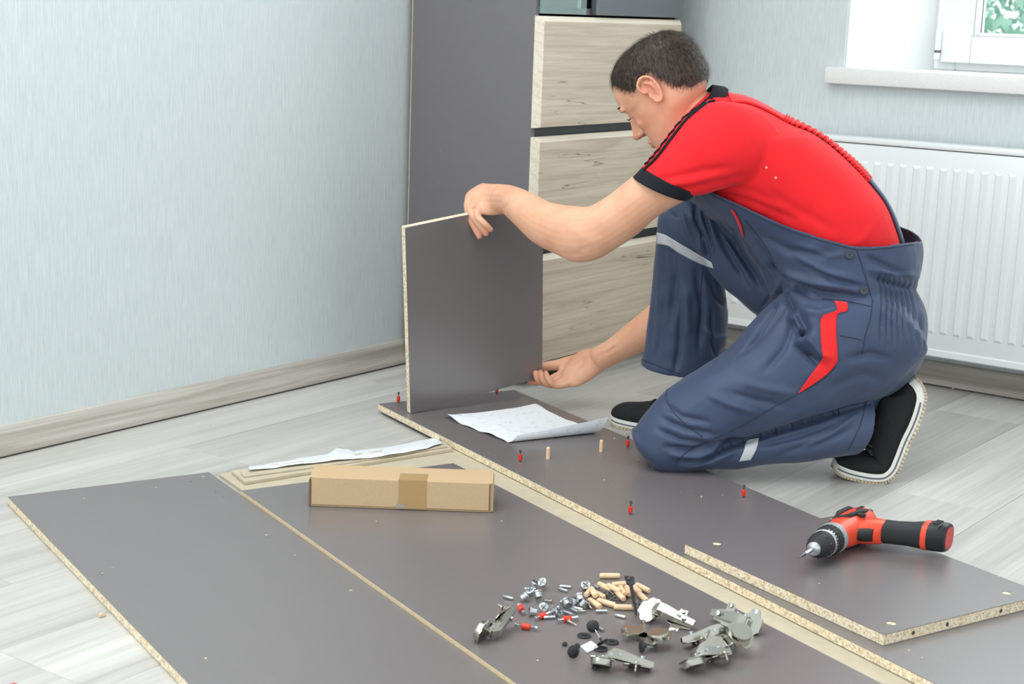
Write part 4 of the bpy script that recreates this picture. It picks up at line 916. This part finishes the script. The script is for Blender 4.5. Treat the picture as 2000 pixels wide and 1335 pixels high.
# fingernails, brows, eyes
nails = [((936, 462), .0042)]
sfb = Surf(me)
br = simple('brow_hair', (.05, .032, .02), .8)
for s in (1, -1):
    q = MB(HM); q.tube([(.0955, s*.012, .0235), (.0965, s*.028, .0285), (.084, s*.050, .0235)], [.002, .0034, .0016], 8); q.build('eyebrow', br, skin, smooth=True)
    q = MB(HM); q.tube([(.0905, s*.020, -.0035), (.0925, s*.031, -.0055), (.0885, s*.043, -.0045)], [.0008, .0013, .0008], 6); q.build('eyelash', br, skin, smooth=True)

# ---- hair: a cap shaped over the skull, tapering into the hairline, plus strands
hm, nt, b, N, L = newmat('dark_brown_hair'); v = mapping(N, L, (1, 1, 1)); L.new(ramp(N, L, tex_noise(N, L, v, 120, 3), [(.3, (.016, .010, .007)), (.7, (.085, .055, .036))]), b.inputs['Base Color']); b.inputs['Roughness'].default_value = .42; b.inputs['Specular IOR Level'].default_value = .5; bump(N, L, b, tex_noise(N, L, v, 420, 2), .5, .002); M['hair'] = hm
HL = [(-.12, -.050), (-.067, -.047), (-.0615, -.040), (-.047, -.030), (-.038, -.008), (-.028, .018), (-.016, .029), (-.004, .0295), (.008, .021), (.0236, .0150), (.036, .0225), (.0476, .0352), (.056, .050), (.068, .061), (.12, .066)]
def hairline(x):
    for (a, za), (b_, zb) in zip(HL, HL[1:]):
        if a <= x <= b_: return za+(zb-za)*(x-a)/(b_-a)
    return HL[0][1] if x < HL[0][0] else HL[-1][1]
rowsH = [cr(HEAD, i/5) for i in range((len(HEAD)-1)*5+1)]; rowsH = [h for h in rowsH if h[0] > -.058]
b = bmesh.new(); G = []; inside = []
for h in rowsH+[(.1045, .012, -.010, .009)]:
    base = head_ring(h, 0, 96); row = []
    for p in base:
        k = p.z-hairline(p.x); th = min(1, max(0, (k+.002)/.030)); t_ = -.0015+.0095*th**.8*(1 if p.z < .05 else 1.15)*(1-.62*max(0, min(1, (p.x-.03)/.05))*(1-.5*max(0, min(1, (p.z-.075)/.03))))
        c = Vector((-.004, 0, .01)); d = (p-c).normalized()
        q = p+d*(t_+.0016*mnoise.noise(p*95)*th)
        row.append((b.verts.new(HM @ q), k > .006+.003*mnoise.noise(p*420), HM @ q, (HM.to_3x3() @ d).normalized(), k, q))
    G.append(row)
n = 96
for r0_, r1_ in zip(G, G[1:]):
    for i in range(n):
        q = (r0_[i], r0_[(i+1) % n], r1_[(i+1) % n], r1_[i])
        if all(x[1] for x in q): b.faces.new([x[0] for x in q])
b.faces.new([x[0] for x in G[-1]])
for v_ in [v_ for v_ in b.verts if not v_.link_faces]: b.verts.remove(v_)
me = D.meshes.new('hair'); b.to_mesh(me); b.free(); hair = link('hair', me, hm, person, True)
rd = random.Random(3); vs = []; fs3 = []; H3 = HM.to_3x3()
for k in range(22000):
    row = G[rd.randrange(len(G)-1)]; it = row[rd.randrange(96)]
    if it[4] < -.003 or (it[4] < .006 and rd.random() < .3): continue
    q = it[5]; nrm = it[3]
    wh = Vector((-.05, -.01, .100)); flow = Vector((q.x-wh.x, (q.y-wh.y)*.8, q.z-wh.z)); flow = H3 @ flow; flow = (flow-nrm*flow.dot(nrm)).normalized()
    flow = (flow+Vector((rd.gauss(0, .18), rd.gauss(0, .18), rd.gauss(0, .18)))).normalized()
    side = flow.cross(nrm).normalized()*rd.uniform(.00018, .00036)
    Ln = rd.uniform(.012, .025)*max(.16, min(1, .12+it[4]/.045)); p0 = it[2]+nrm*(-.0010 if it[4] > .006 else .0004)+H3 @ Vector((rd.gauss(0, .002), rd.gauss(0, .002), rd.gauss(0, .002)))
    p1 = p0+flow*Ln*.5+nrm*Ln*.12; p2 = p0+flow*Ln+nrm*Ln*.06
    i = len(vs); vs += [p0-side, p0+side, p1+side*.8, p1-side*.8, p2]; fs3 += [(i, i+1, i+2, i+3), (i+3, i+2, i+4)]
me = D.meshes.new('hair_strands'); me.from_pydata(vs, [], fs3); o = link('hair_strands', me, hm, hair); o['kind'] = 'stuff'

# ---- T-shirt
sh = MB()
limb(sh, [(1735, 560, 1570, 570, 3.35, .120), (1760, 490, 1510, 515, 3.345, .146), (1743, 425, 1455, 458, 3.34, .158), (1712, 374, 1405, 423, 3.345, .166), (1672, 325, 1366, 388, 3.35, .172), (1622, 283, 1336, 348, 3.355, .178), (1568, 248, 1320, 316, 3.36, .180), (1512, 217, 1312, 292, 3.36, .170), (1462, 192, 1315, 272, 3.36, .135), (1428, 184, 1325, 262, 3.36, .080)], 4, 40)
limb(sh, [(1440, 205, 1520, 340, 3.26, .06), (1385, 200, 1478, 350, 3.225, .068), (1334, 230, 1432, 364, 3.212, .068), (1292, 278, 1394, 375, 3.21, .064), (1250, 331, 1356, 381, 3.212, .060)], 4, 28, 2.0, False)
limb(sh, [(1470, 220, 1430, 330, 3.46, .06), (1440, 260, 1390, 350, 3.54, .068), (1425, 330, 1360, 380, 3.60, .062)], 4, 28)
me = remesh(sh, .0045, 6, .5)
folds(me, [([(1262, 352), (1320, 345), (1380, 332), (1440, 325)], 7, -.0042), ([(1290, 372), (1350, 368), (1420, 352), (1465, 340)], 6, -.0048), ([(1275, 362), (1340, 356), (1410, 342)], 6, .003), ([(1385, 370), (1460, 392), (1560, 432)], 7, -.004), ([(1392, 358), (1470, 374), (1540, 405)], 8, -.0025),
           ([(1480, 300), (1484, 330), (1470, 352), (1445, 366)], 3, -.0022), ([(1430, 220), (1460, 260), (1480, 300)], 4, -.0012), ([(1500, 372), (1560, 410), (1640, 455)], 9, -.003), ([(1700, 440), (1690, 465), (1660, 478)], 8, .0025)], .2, .0012, 9)
shirt = link('t_shirt', me, M['red'], person, True); sfs = Surf(me)
# cuff, collar, twisted shoulder stripes
cf = MB(); limb(cf, [(1256, 325, 1363, 374, 3.211, .0635), (1246, 336, 1354, 382, 3.212, .063), (1236, 345, 1344, 390, 3.213, .0625)], 3, 32, 2.0, False)
cf.build('sleeve_cuff', M['blackcloth'], shirt, smooth=True)
q = MB()
pr = [Vector(p) for p in ()]
colr = []
for k in range(41):
    a = 2*PI*k/40; c = at(1368, 226, 3.365); ax = (at(1405, 172, 3.365)-at(1332, 282, 3.365))/2; bx_ = Vector((0, .064, 0)); nn_ = ax.cross(bx_).normalized()
    if nn_.x > 0: nn_ = -nn_
    colr.append((c+ax*math.cos(a)+bx_*math.sin(a), nn_, (ax*math.cos(a)+bx_*math.sin(a)).normalized()))
q.loft([[tuple(p+nr*.012*s+rd_*o_) for p, nr, rd_ in colr[:40]] for s, o_ in ((-1.4, .008), (-.6, .0075), (.4, .002), (1.15, -.002), (1.15, -.005), (.3, -.003), (-1.0, .002))], True, False)
q.build('collar', M['blackcloth'], shirt, smooth=True)
seam(sfs, [(1396, 197), (1378, 204), (1343, 232), (1313, 269), (1283, 308), (1259, 331)], .0034, M['blackcloth'], 'shoulder_stripe', shirt, 14, .001)
bs_ = []
for i in range(71):
    x, y = cr([(1398, 197), (1378, 204), (1343, 232), (1313, 269), (1283, 308), (1260, 331)], i/14); h = sfs.hit(x, y, 0)
    if h: bs_.append(h)
tw = []
for i in range(1, len(bs_)-1):
    tg = (bs_[i+1][0]-bs_[i-1][0]).normalized(); sd = bs_[i][1].cross(tg).normalized(); sd = sd if sd.z > 0 or sd.x < 0 else -sd
    if sd.dot(Vector((-.6, .4, .7))) < 0: sd = -sd
    c, nr, _, _ = sfs.b.find_nearest(bs_[i][0]+sd*(.0145+.0022*math.sin(i*.95))); nr = nr if nr.dot(bs_[i][1]) > 0 else -nr
    tw.append(c+nr*(.0012+.0008*math.cos(i*.95)))
MB().tube(tw, [.0023+.0008*math.sin(i*1.9) for i in range(len(tw))], 6).build('shoulder_stripe', M['blackcloth'], shirt, smooth=True)
for p, r in (((1497, 327), .0028), ((1515, 347), .0030)):
    h = sfs.hit(*p, .0003)
    if h: MB().lathe([(r, 0), (r*.8, .0004)], 10, Matrix.Translation(h[0]) @ h[1].to_track_quat('Z', 'Y').to_matrix().to_4x4()).build('paint_speck', simple('pink_speck', (.80, .25, .22), .8), shirt)

# ---- overalls
ov = MB()
limb(ov, [(1241, 838, 1252, 884, 3.20, .045), (1258, 812, 1290, 928, 3.20, .068), (1300, 764, 1368, 914, 3.20, .080), (1350, 731, 1430, 872, 3.20, .085), (1398, 700, 1495, 850, 3.20, .090), (1443, 662, 1562, 829, 3.205, .096), (1488, 610, 1642, 802, 3.215, .104), (1540, 565, 1722, 771, 3.235, .112), (1605, 545, 1785, 715, 3.26, .115)], 4, 32)
limb(ov, [(1285, 850, 1290, 922, 3.20, .055), (1380, 845, 1382, 913, 3.20, .062), (1470, 828, 1470, 908, 3.205, .064), (1560, 805, 1560, 899, 3.21, .065), (1640, 788, 1632, 891, 3.215, .065), (1704, 780, 1667, 884, 3.22, .062)], 4, 28, 2.0, False)
limb(ov, [(1745, 752, 1600, 775, 3.33, .10), (1793, 712, 1560, 725, 3.33, .150), (1806, 655, 1530, 660, 3.335, .172), (1802, 600, 1512, 612, 3.34, .176), (1787, 556, 1500, 565, 3.34, .170), (1796, 515, 1472, 518, 3.34, .170), (1798, 470, 1436, 472, 3.34, .170), (1762, 415, 1396, 434, 3.345, .177), (1700, 325, 1356, 398, 3.35, .183), (1640, 275, 1328, 360, 3.355, .188)], 4, 40)
limb(ov, [(1318, 400, 1330, 500, 3.50, .05), (1345, 376, 1390, 530, 3.50, .075), (1400, 392, 1440, 575, 3.48, .08), (1450, 418, 1490, 620, 3.46, .085), (1520, 460, 1560, 680, 3.43, .09)], 4, 28)
limb(ov, [(1300, 402, 1375, 430, 3.50, .05), (1285, 425, 1400, 492, 3.51, .062), (1279, 480, 1412, 545, 3.52, .068), (1273, 560, 1421, 592, 3.53, .070), (1264, 640, 1421, 652, 3.54, .070), (1250, 712, 1418, 730, 3.545, .072)], 4, 28, 2.0, False)
me = remesh(ov, .0034, 6, .5)
FO = [ # thigh and hip
 ([(1525, 560), (1490, 610), (1440, 670), (1395, 712)], 9, -.006), ([(1540, 585), (1500, 640), (1450, 690)], 7, -.005), ([(1512, 590), (1470, 640), (1420, 690)], 6, .005), ([(1555, 620), (1530, 680), (1490, 730)], 8, -.004),
 ([(1520, 545), (1580, 572), (1650, 582), (1700, 590)], 8, -.008), ([(1520, 530), (1590, 552), (1650, 560)], 9, .006), ([(1530, 570), (1560, 610), (1575, 640), (1555, 660)], 10, -.011), ([(1560, 660), (1580, 690), (1610, 720)], 9, -.009), ([(1575, 655), (1600, 690), (1620, 700)], 6, .006),
 ([(1540, 600), (1600, 612), (1650, 600)], 9, .004), ([(1660, 700), (1700, 690), (1740, 700)], 8, -.005), ([(1620, 760), (1680, 730), (1730, 740)], 10, -.004), ([(1500, 520), (1560, 560)], 8, -.005),
 # bib front and far knee
 ([(1450, 470), (1480, 520), (1515, 560)], 7, -.006), ([(1420, 440), (1450, 500), (1490, 570)], 7, -.007), ([(1395, 430), (1420, 490), (1460, 560)], 7, -.006), ([(1470, 450), (1540, 490), (1650, 500)], 9, -.004), ([(1560, 480), (1620, 500), (1655, 497)], 7, .003),
 ([(1350, 420), (1375, 470), (1385, 520)], 7, -.007), ([(1330, 410), (1350, 460), (1375, 500)], 6, .005), ([(1300, 440), (1320, 540), (1310, 640)], 9, -.005), ([(1360, 530), (1372, 600), (1365, 690)], 7, -.006), ([(1385, 540), (1400, 580), (1418, 600)], 6, -.005), ([(1372, 640), (1400, 660), (1420, 655)], 6, .004), ([(1340, 560), (1345, 660)], 8, .004),
 # knee on the board
 ([(1300, 790), (1330, 812), (1390, 826)], 6, -.004), ([(1290, 815), (1340, 838), (1400, 850)], 6, -.005), ([(1285, 838), (1330, 860), (1390, 868)], 6, -.005), ([(1300, 872), (1350, 880), (1410, 868), (1450, 858)], 6, -.007), ([(1320, 900), (1370, 898), (1430, 870)], 6, -.006), ([(1310, 888), (1360, 890), (1410, 872)], 5, .005), ([(1330, 912), (1390, 900), (1440, 880)], 5, .005), ([(1262, 900), (1285, 920), (1310, 926)], 6, -.003),
 ([(1440, 745), (1500, 760), (1560, 770)], 9, .003), ([(1420, 765), (1480, 782), (1540, 795)], 8, -.0035), ([(1380, 770), (1430, 792), (1480, 806)], 7, .003), ([(1480, 870), (1560, 850), (1640, 820)], 8, -.005), ([(1520, 890), (1600, 865), (1680, 830)], 8, -.004), ([(1560, 880), (1620, 850), (1690, 800)], 6, .004),
 # crevice between thigh and calf, pocket hollow, crotch pleats
 ([(1400, 884), (1430, 871), (1482, 854), (1535, 837), (1605, 816), (1700, 784)], 5, -.011), ([(1540, 615), (1556, 640), (1580, 655)], 7, -.010), ([(1552, 668), (1572, 688), (1596, 702)], 6, -.008),
 ([(1524, 556), (1512, 600), (1480, 650), (1445, 690)], 4, -.005), ([(1533, 556), (1545, 600), (1540, 660)], 5, -.005), ([(1519, 560), (1500, 596), (1466, 632)], 4, .005), ([(1530, 545), (1600, 566), (1660, 574), (1695, 582)], 4, -.006),
 ([(1360, 400), (1358, 440), (1366, 480)], 5, -.007), ([(1372, 410), (1384, 450), (1392, 500)], 4, -.006), ([(1400, 430), (1432, 480), (1470, 540)], 4, -.005), ([(1480, 470), (1505, 515), (1518, 550)], 4, -.005), ([(1556, 500), (1610, 530), (1680, 548)], 6, .004), ([(1575, 520), (1630, 548), (1690, 560)], 5, -.004),
 ([(1290, 560), (1286, 640), (1276, 700)], 6, .003), ([(1330, 590), (1326, 680), (1318, 730)], 6, -.004), ([(1390, 600), (1392, 660), (1400, 700)], 5, -.005),
]
for k in range(8):
    x = 1722+k*10; FO.append(([(x-6, 525+k*4), (x, 560+k*3), (x+2+k*.5, 600), (x-2+k*2.0, 680)], 3.1, -.0042))
FO.append(([(1700, 540), (1745, 556), (1795, 566)], 5, -.004)); FO.append(([(1690, 525), (1740, 533), (1795, 540)], 5, .003)); FO.append(([(1690, 500), (1730, 520), (1780, 545)], 7, -.004))
FO = [(p, w*.92, a*1.75) for p, w, a in FO]
folds(me, FO, .32, .0030, 13, .3)
# open the top: keep what lies below the bib edge and the back waist edge
edge = [(1300, 352), (1340, 372), (1385, 374), (1450, 404), (1530, 441), (1600, 464), (1664, 481), (1692, 483), (1740, 479), (1790, 472), (1830, 468)]
def cut_y(x):
    for a, c in zip(edge, edge[1:]):
        if a[0] <= x <= c[0]: return a[1]+(c[1]-a[1])*(x-a[0])/(c[0]-a[0])
    return 0 if x < edge[0][0] else 468
b = bmesh.new(); b.from_mesh(me); D.meshes.remove(me)
kill = []
for f in b.faces:
    c = f.calc_center_median(); p = to_px(c); lim = cut_y(p[0]); far = max(0, c.y-.0)
    if p[0] > 1690: lim -= far*230+max(0, c.y-.03)*150*min(1, (p[0]-1690)/40)
    else: lim -= max(0, c.y-.04)*60
    if p[1] < lim and not (p[0] < 1372 and c.y > .10): kill.append(f)
bmesh.ops.delete(b, geom=kill, context='FACES')
for v_ in [v_ for v_ in b.verts if not v_.link_faces]: b.verts.remove(v_)
# keep the largest island
seen = set(); best = []
for v_ in b.verts:
    if v_ in seen: continue
    st_ = [v_]; seen.add(v_); isl = []
    while st_:
        x = st_.pop(); isl.append(x)
        for e in x.link_edges:
            y = e.other_vert(x)
            if y not in seen: seen.add(y); st_.append(y)
    if len(isl) > len(best): best = isl
bs = set(best)
for v_ in [v_ for v_ in b.verts if v_ not in bs]: b.verts.remove(v_)
rim = [v_ for v_ in b.verts if any(e.is_boundary for e in v_.link_edges)]
for _ in range(6):
    new = {}
    for v_ in rim:
        nb_ = [e.other_vert(v_) for e in v_.link_edges if e.is_boundary]
        if len(nb_) == 2: new[v_] = v_.co*.4+(nb_[0].co+nb_[1].co)*.3
    for v_, c in new.items(): v_.co = c
me = D.meshes.new('overalls'); b.to_mesh(me); b.free()
# hem of the top edge as a rolled seam
over = link('overalls', me, M['navy'], person, True)
so = over.modifiers.new('cloth', 'SOLIDIFY'); so.thickness = .0025; so.offset = -1
sfo = Surf(me)
NT = M['navy_thread']
strip(sfo, [(1628, 588), (1633, 605), (1605, 618), (1602, 650), (1604, 686), (1606, 700), (1580, 735), (1558, 768)], [(1655, 589), (1654, 607), (1636, 614), (1634, 650), (1636, 690), (1634, 708), (1612, 733), (1560, 767)], M['redtrim'], 'pocket_trim', over, 56, 6, .0022)
strip(sfo, [(1277, 452), (1300, 458), (1330, 476), (1362, 494), (1391, 512)], [(1275, 476), (1304, 480), (1333, 498), (1364, 514), (1395, 524)], M['reflect'], 'reflective_band', over, 34, 6, .002)
strip(sfo, [(1457, 860), (1452, 880), (1443, 900)], [(1483, 854), (1478, 876), (1466, 897)], M['reflect'], 'reflective_band', over, 20, 6, .002)
strip(sfo, [(1428, 409), (1438, 425), (1446, 445), (1453, 462)], [(1432, 407), (1443, 424), (1451, 444), (1454, 462)], M['redtrim'], 'bib_pocket_trim', over, 16, 2, .002)
for pts, nm in (([(1303, 760), (1302, 780), (1320, 810), (1352, 838), (1372, 853)], 'knee_seam'), ([(1318, 905), (1345, 880), (1395, 855), (1450, 830), (1510, 795), (1560, 768), (1605, 742), (1632, 715)], 'side_seam'),
                ([(1606, 583), (1655, 588), (1690, 596), (1703, 598)], 'pocket_seam'), ([(1704, 585), (1700, 620), (1690, 655), (1684, 690)], 'pocket_seam'), ([(1640, 655), (1668, 660), (1684, 664)], 'pocket_seam'), ([(1672, 485), (1684, 520), (1696, 560), (1705, 590)], 'placket_seam'),
                ([(1455, 430), (1480, 460), (1500, 490), (1512, 515)], 'bib_seam'), ([(1372, 520), (1368, 580), (1362, 640)], 'inner_seam'), ([(1254, 702), (1290, 716), (1328, 730)], 'hem_seam'), ([(1692, 783), (1680, 830), (1657, 878)], 'hem_seam'),
                ([(1385, 378), (1450, 408), (1530, 445), (1600, 468), (1664, 485), (1692, 487), (1740, 483), (1785, 477)], 'edge_seam')):
    seam(sfo, pts, .0011, NT, nm, over, 16, .0003)
bt_m = simple('button_plastic', (.045, .055, .075), .3)
for p in ((1659, 497), (1687, 567)):
    h = sfo.hit(*p, .0008)
    if h:
        T = Matrix.Translation(h[0]) @ h[1].to_track_quat('Z', 'Y').to_matrix().to_4x4()
        bu = MB(T).lathe([(.0085, 0), (.0092, .001), (.0088, .0028), (.0072, .0034), (.0064, .0022), (.001, .0020)], 22).build('button', bt_m, over, angle=40)
        MB(T).box(-.0022, .0022, -.0005, .0005, .0018, .0030).box(-.0005, .0005, -.0022, .0022, .0018, .0030).build('button_thread', NT, bu)
# strap over the back: ruched red elastic above, navy tail below
PO = [(1418, 184), (1465, 190), (1520, 217), (1547, 231), (1600, 259), (1650, 294), (1680, 328), (1698, 350)]
PI_ = [(1432, 200), (1466, 203), (1512, 229), (1538, 244), (1588, 274), (1634, 310), (1664, 343), (1684, 362)]
def strap(A, B, vA, vB, m, name, n, k, ru, off, th):
    b = bmesh.new(); rows = []
    for i in range(n+1):
        t = i/n*(len(A)-1); pa = cr(A, t); pb = cr(B, t); row = []
        for j in range(k+1):
            s_ = j/k; x, y = pa[0]+(pb[0]-pa[0])*s_, pa[1]+(pb[1]-pa[1])*s_
            c, nr, _, _ = sfs.b.find_nearest(at(x, y, vA+(vB-vA)*s_)); q = at(1480, 420, 3.36)
            if nr.dot(c-q) < 0: nr = -nr
            w_ = 0
            if ru and t > 2.6: w_ = .0024*math.sin(i*1.15+1.5*math.sin(j*.9))+.0013*math.sin(i*2.7+j*2.1)+.0012
            row.append((c, nr, off+w_+.0015*math.sin(PI*s_)))
        rows.append(row)
    for _ in range(3):
        for row_i in range(1, n):
            for j in range(k+1): rows[row_i][j] = (rows[row_i][j][0], (rows[row_i-1][j][1]+rows[row_i][j][1]+rows[row_i+1][j][1]).normalized(), rows[row_i][j][2])
    V = [[b.verts.new(c+nr*o_) for c, nr, o_ in r] for r in rows]
    for i in range(n):
        for j in range(k): b.faces.new((V[i][j], V[i+1][j], V[i+1][j+1], V[i][j+1]))
    bmesh.ops.recalc_face_normals(b, faces=b.faces[:]); bmesh.ops.solidify(b, geom=b.faces[:], thickness=th)
    me = D.meshes.new(name); b.to_mesh(me); b.free(); return link(name, me, m, over, True)
strap(PO, PI_, 3.345, 3.285, M['redtrim'], 'elastic_strap', 190, 8, True, .0045, .003)
strap([(1690, 341), (1718, 384), (1744, 432), (1766, 478)], [(1676, 354), (1704, 394), (1728, 440), (1744, 484)], 3.345, 3.29, M['navy'], 'strap_tail', 40, 6, False, .0045, .003)

# ---- shoes
def build_shoe(path, lat, name):
    """path rows: (P sole point, N up normal of the sole, half width, upper height); swept from toe to heel"""
    r = empty(name, (0, 0, 0)); r.parent = person
    lat = lat.normalized(); n = 24
    S = [cr([tuple(p)+tuple(nv)+(w, h) for p, nv, w, h in path], i/4) for i in range((len(path)-1)*4+1)]
    def rings(z0, z1, k0, k1):
        out = []
        for s in S:
            P, Nn = Vector(s[:3]), Vector(s[3:6]).normalized(); w = s[6]
            out.append([tuple(P+Nn*z0-lat*w*k0), tuple(P+Nn*z0+lat*w*k0), tuple(P+Nn*z1+lat*w*k1), tuple(P+Nn*z1-lat*w*k1)])
        return out
    def bar(z0, z1, k0, k1, nm, m):
        q = MB(); q.loft(rings(z0, z1, k0, k1)); o = q.build(nm, m, r, angle=40); return o
    bar(.006, .021, 1.04, 1.0, 'midsole', M['midsole'])
    o2 = MB(); 
    L_ = len(S)
    for i in range(L_-1):
        a, c = S[i], S[i+1]
        A, B = Vector(a[:3]), Vector(c[:3]); An, Bn = Vector(a[3:6]).normalized(), Vector(c[3:6]).normalized()
        for t0, t1 in ((.06, .94),):
            p, q_ = A.lerp(B, t0), A.lerp(B, t1); wa, wb = a[6]+(c[6]-a[6])*t0, a[6]+(c[6]-a[6])*t1
            m_ = p.lerp(q_, .5); wm = (wa+wb)/2*1.07; Mn = (An+Bn).normalized()
            o2.loft([[tuple(x+nv*z+lat*s_*w_) for z, s_ in ((0, -1), (0, 1), (.0075, 1), (.0075, -1))] for x, nv, w_ in ((p, An, wa*1.0), (m_, Mn, wm), (q_, Bn, wb*1.0))])
    o2.build('outsole', M['outsole'], r, angle=50)
    gl = MB()
    for sd in (1, -1):
        pts = [Vector(s[:3])+Vector(s[3:6]).normalized()*.0125+lat*sd*s[6]*1.035 for s in S[4:-10]]
        gl.tube(pts, .0017, 6)
    gl.build('sole_stripe', M['soleline'], r, smooth=True)
    up_ = MB(); R = []
    for s in S:
        P, Nn = Vector(s[:3]), Vector(s[3:6]).normalized(); w, h = s[6]*.97, s[7]; ring = []
        for k in range(15):
            a = PI*k/14; ring.append(tuple(P+Nn*(.019+h*math.sin(a)**.8)+lat*w*math.copysign(abs(math.cos(a))**.75, math.cos(a))))
        R.append(ring)
    up_.loft(R); u_ = up_.build('upper', M['suede'], r, smooth=True)
    lc = MB()
    for f_ in (.40, .45, .50, .55):
        i = int(f_*(L_-1)); s = S[i]; P, Nn = Vector(s[:3]), Vector(s[3:6]).normalized(); w, h = s[6]*.97, s[7]
        pts = []
        for k in range(4, 11): a = PI*k/14; pts.append(P+Nn*(.021+h*math.sin(a)**.8)+lat*w*math.copysign(abs(math.cos(a))**.75, math.cos(a)))
        lc.tube(pts, .0018, 6)
    lc.build('laces', M['lace'], u_, smooth=True)
    return r
V_ = 3.245
SO = [((1624, 912), .012, .010), ((1630, 919), .026, .020), ((1646, 925), .036, .030), ((1672, 930), .043, .034), ((1700, 933), .046, .040), ((1724, 930), .046, .046), ((1744, 914), .045, .052), ((1757, 888), .043, .058), ((1770, 857), .040, .062), ((1786, 826), .037, .066), ((1798, 793), .036, .068), ((1803, 765), .034, .064), ((1797, 744), .027, .050), ((1788, 733), .016, .032)]
pts = [at(*p, V_) for p, w, h in SO]; path = []
for i, (p, w, h) in enumerate(SO):
    tg = (pts[min(i+1, len(pts)-1)]-pts[max(i-1, 0)]).normalized(); nv = Vector((0, -1, 0)).cross(tg); nv = nv if nv.x < 0.02 or i < 3 else -nv
    if i < 5 and nv.z < 0: nv = -nv
    path.append((pts[i], nv, w, h))
path[0] = (pts[0], Vector((.25, 0, 1)), path[0][2], path[0][3]); path[1] = (pts[1], Vector((.1, 0, 1)), path[1][2], path[1][3])
build_shoe(path, Vector((0, 1, 0)), 'shoe')
# far shoe flat on the floor, toe turned a little away
t0 = at(1196, 832, 3.62); t0.z = 0
dirv = Vector((math.cos(-.42), math.sin(-.42), 0)); 
path = [(t0+dirv*d+Vector((0, 0, zz)), Vector((0, 0, 1)), w, h) for d, w, h, zz in ((0.0, .014, .010, .006), (.008, .027, .022, .003), (.026, .038, .032, .001), (.06, .045, .038, .0), (.095, .047, .046, 0), (.13, .045, .056, 0), (.17, .041, .064, 0), (.21, .039, .066, 0), (.25, .037, .068, 0), (.275, .031, .062, 0), (.285, .018, .04, .001))]
build_shoe(path, Vector((-dirv.y, dirv.x, 0)), 'shoe')
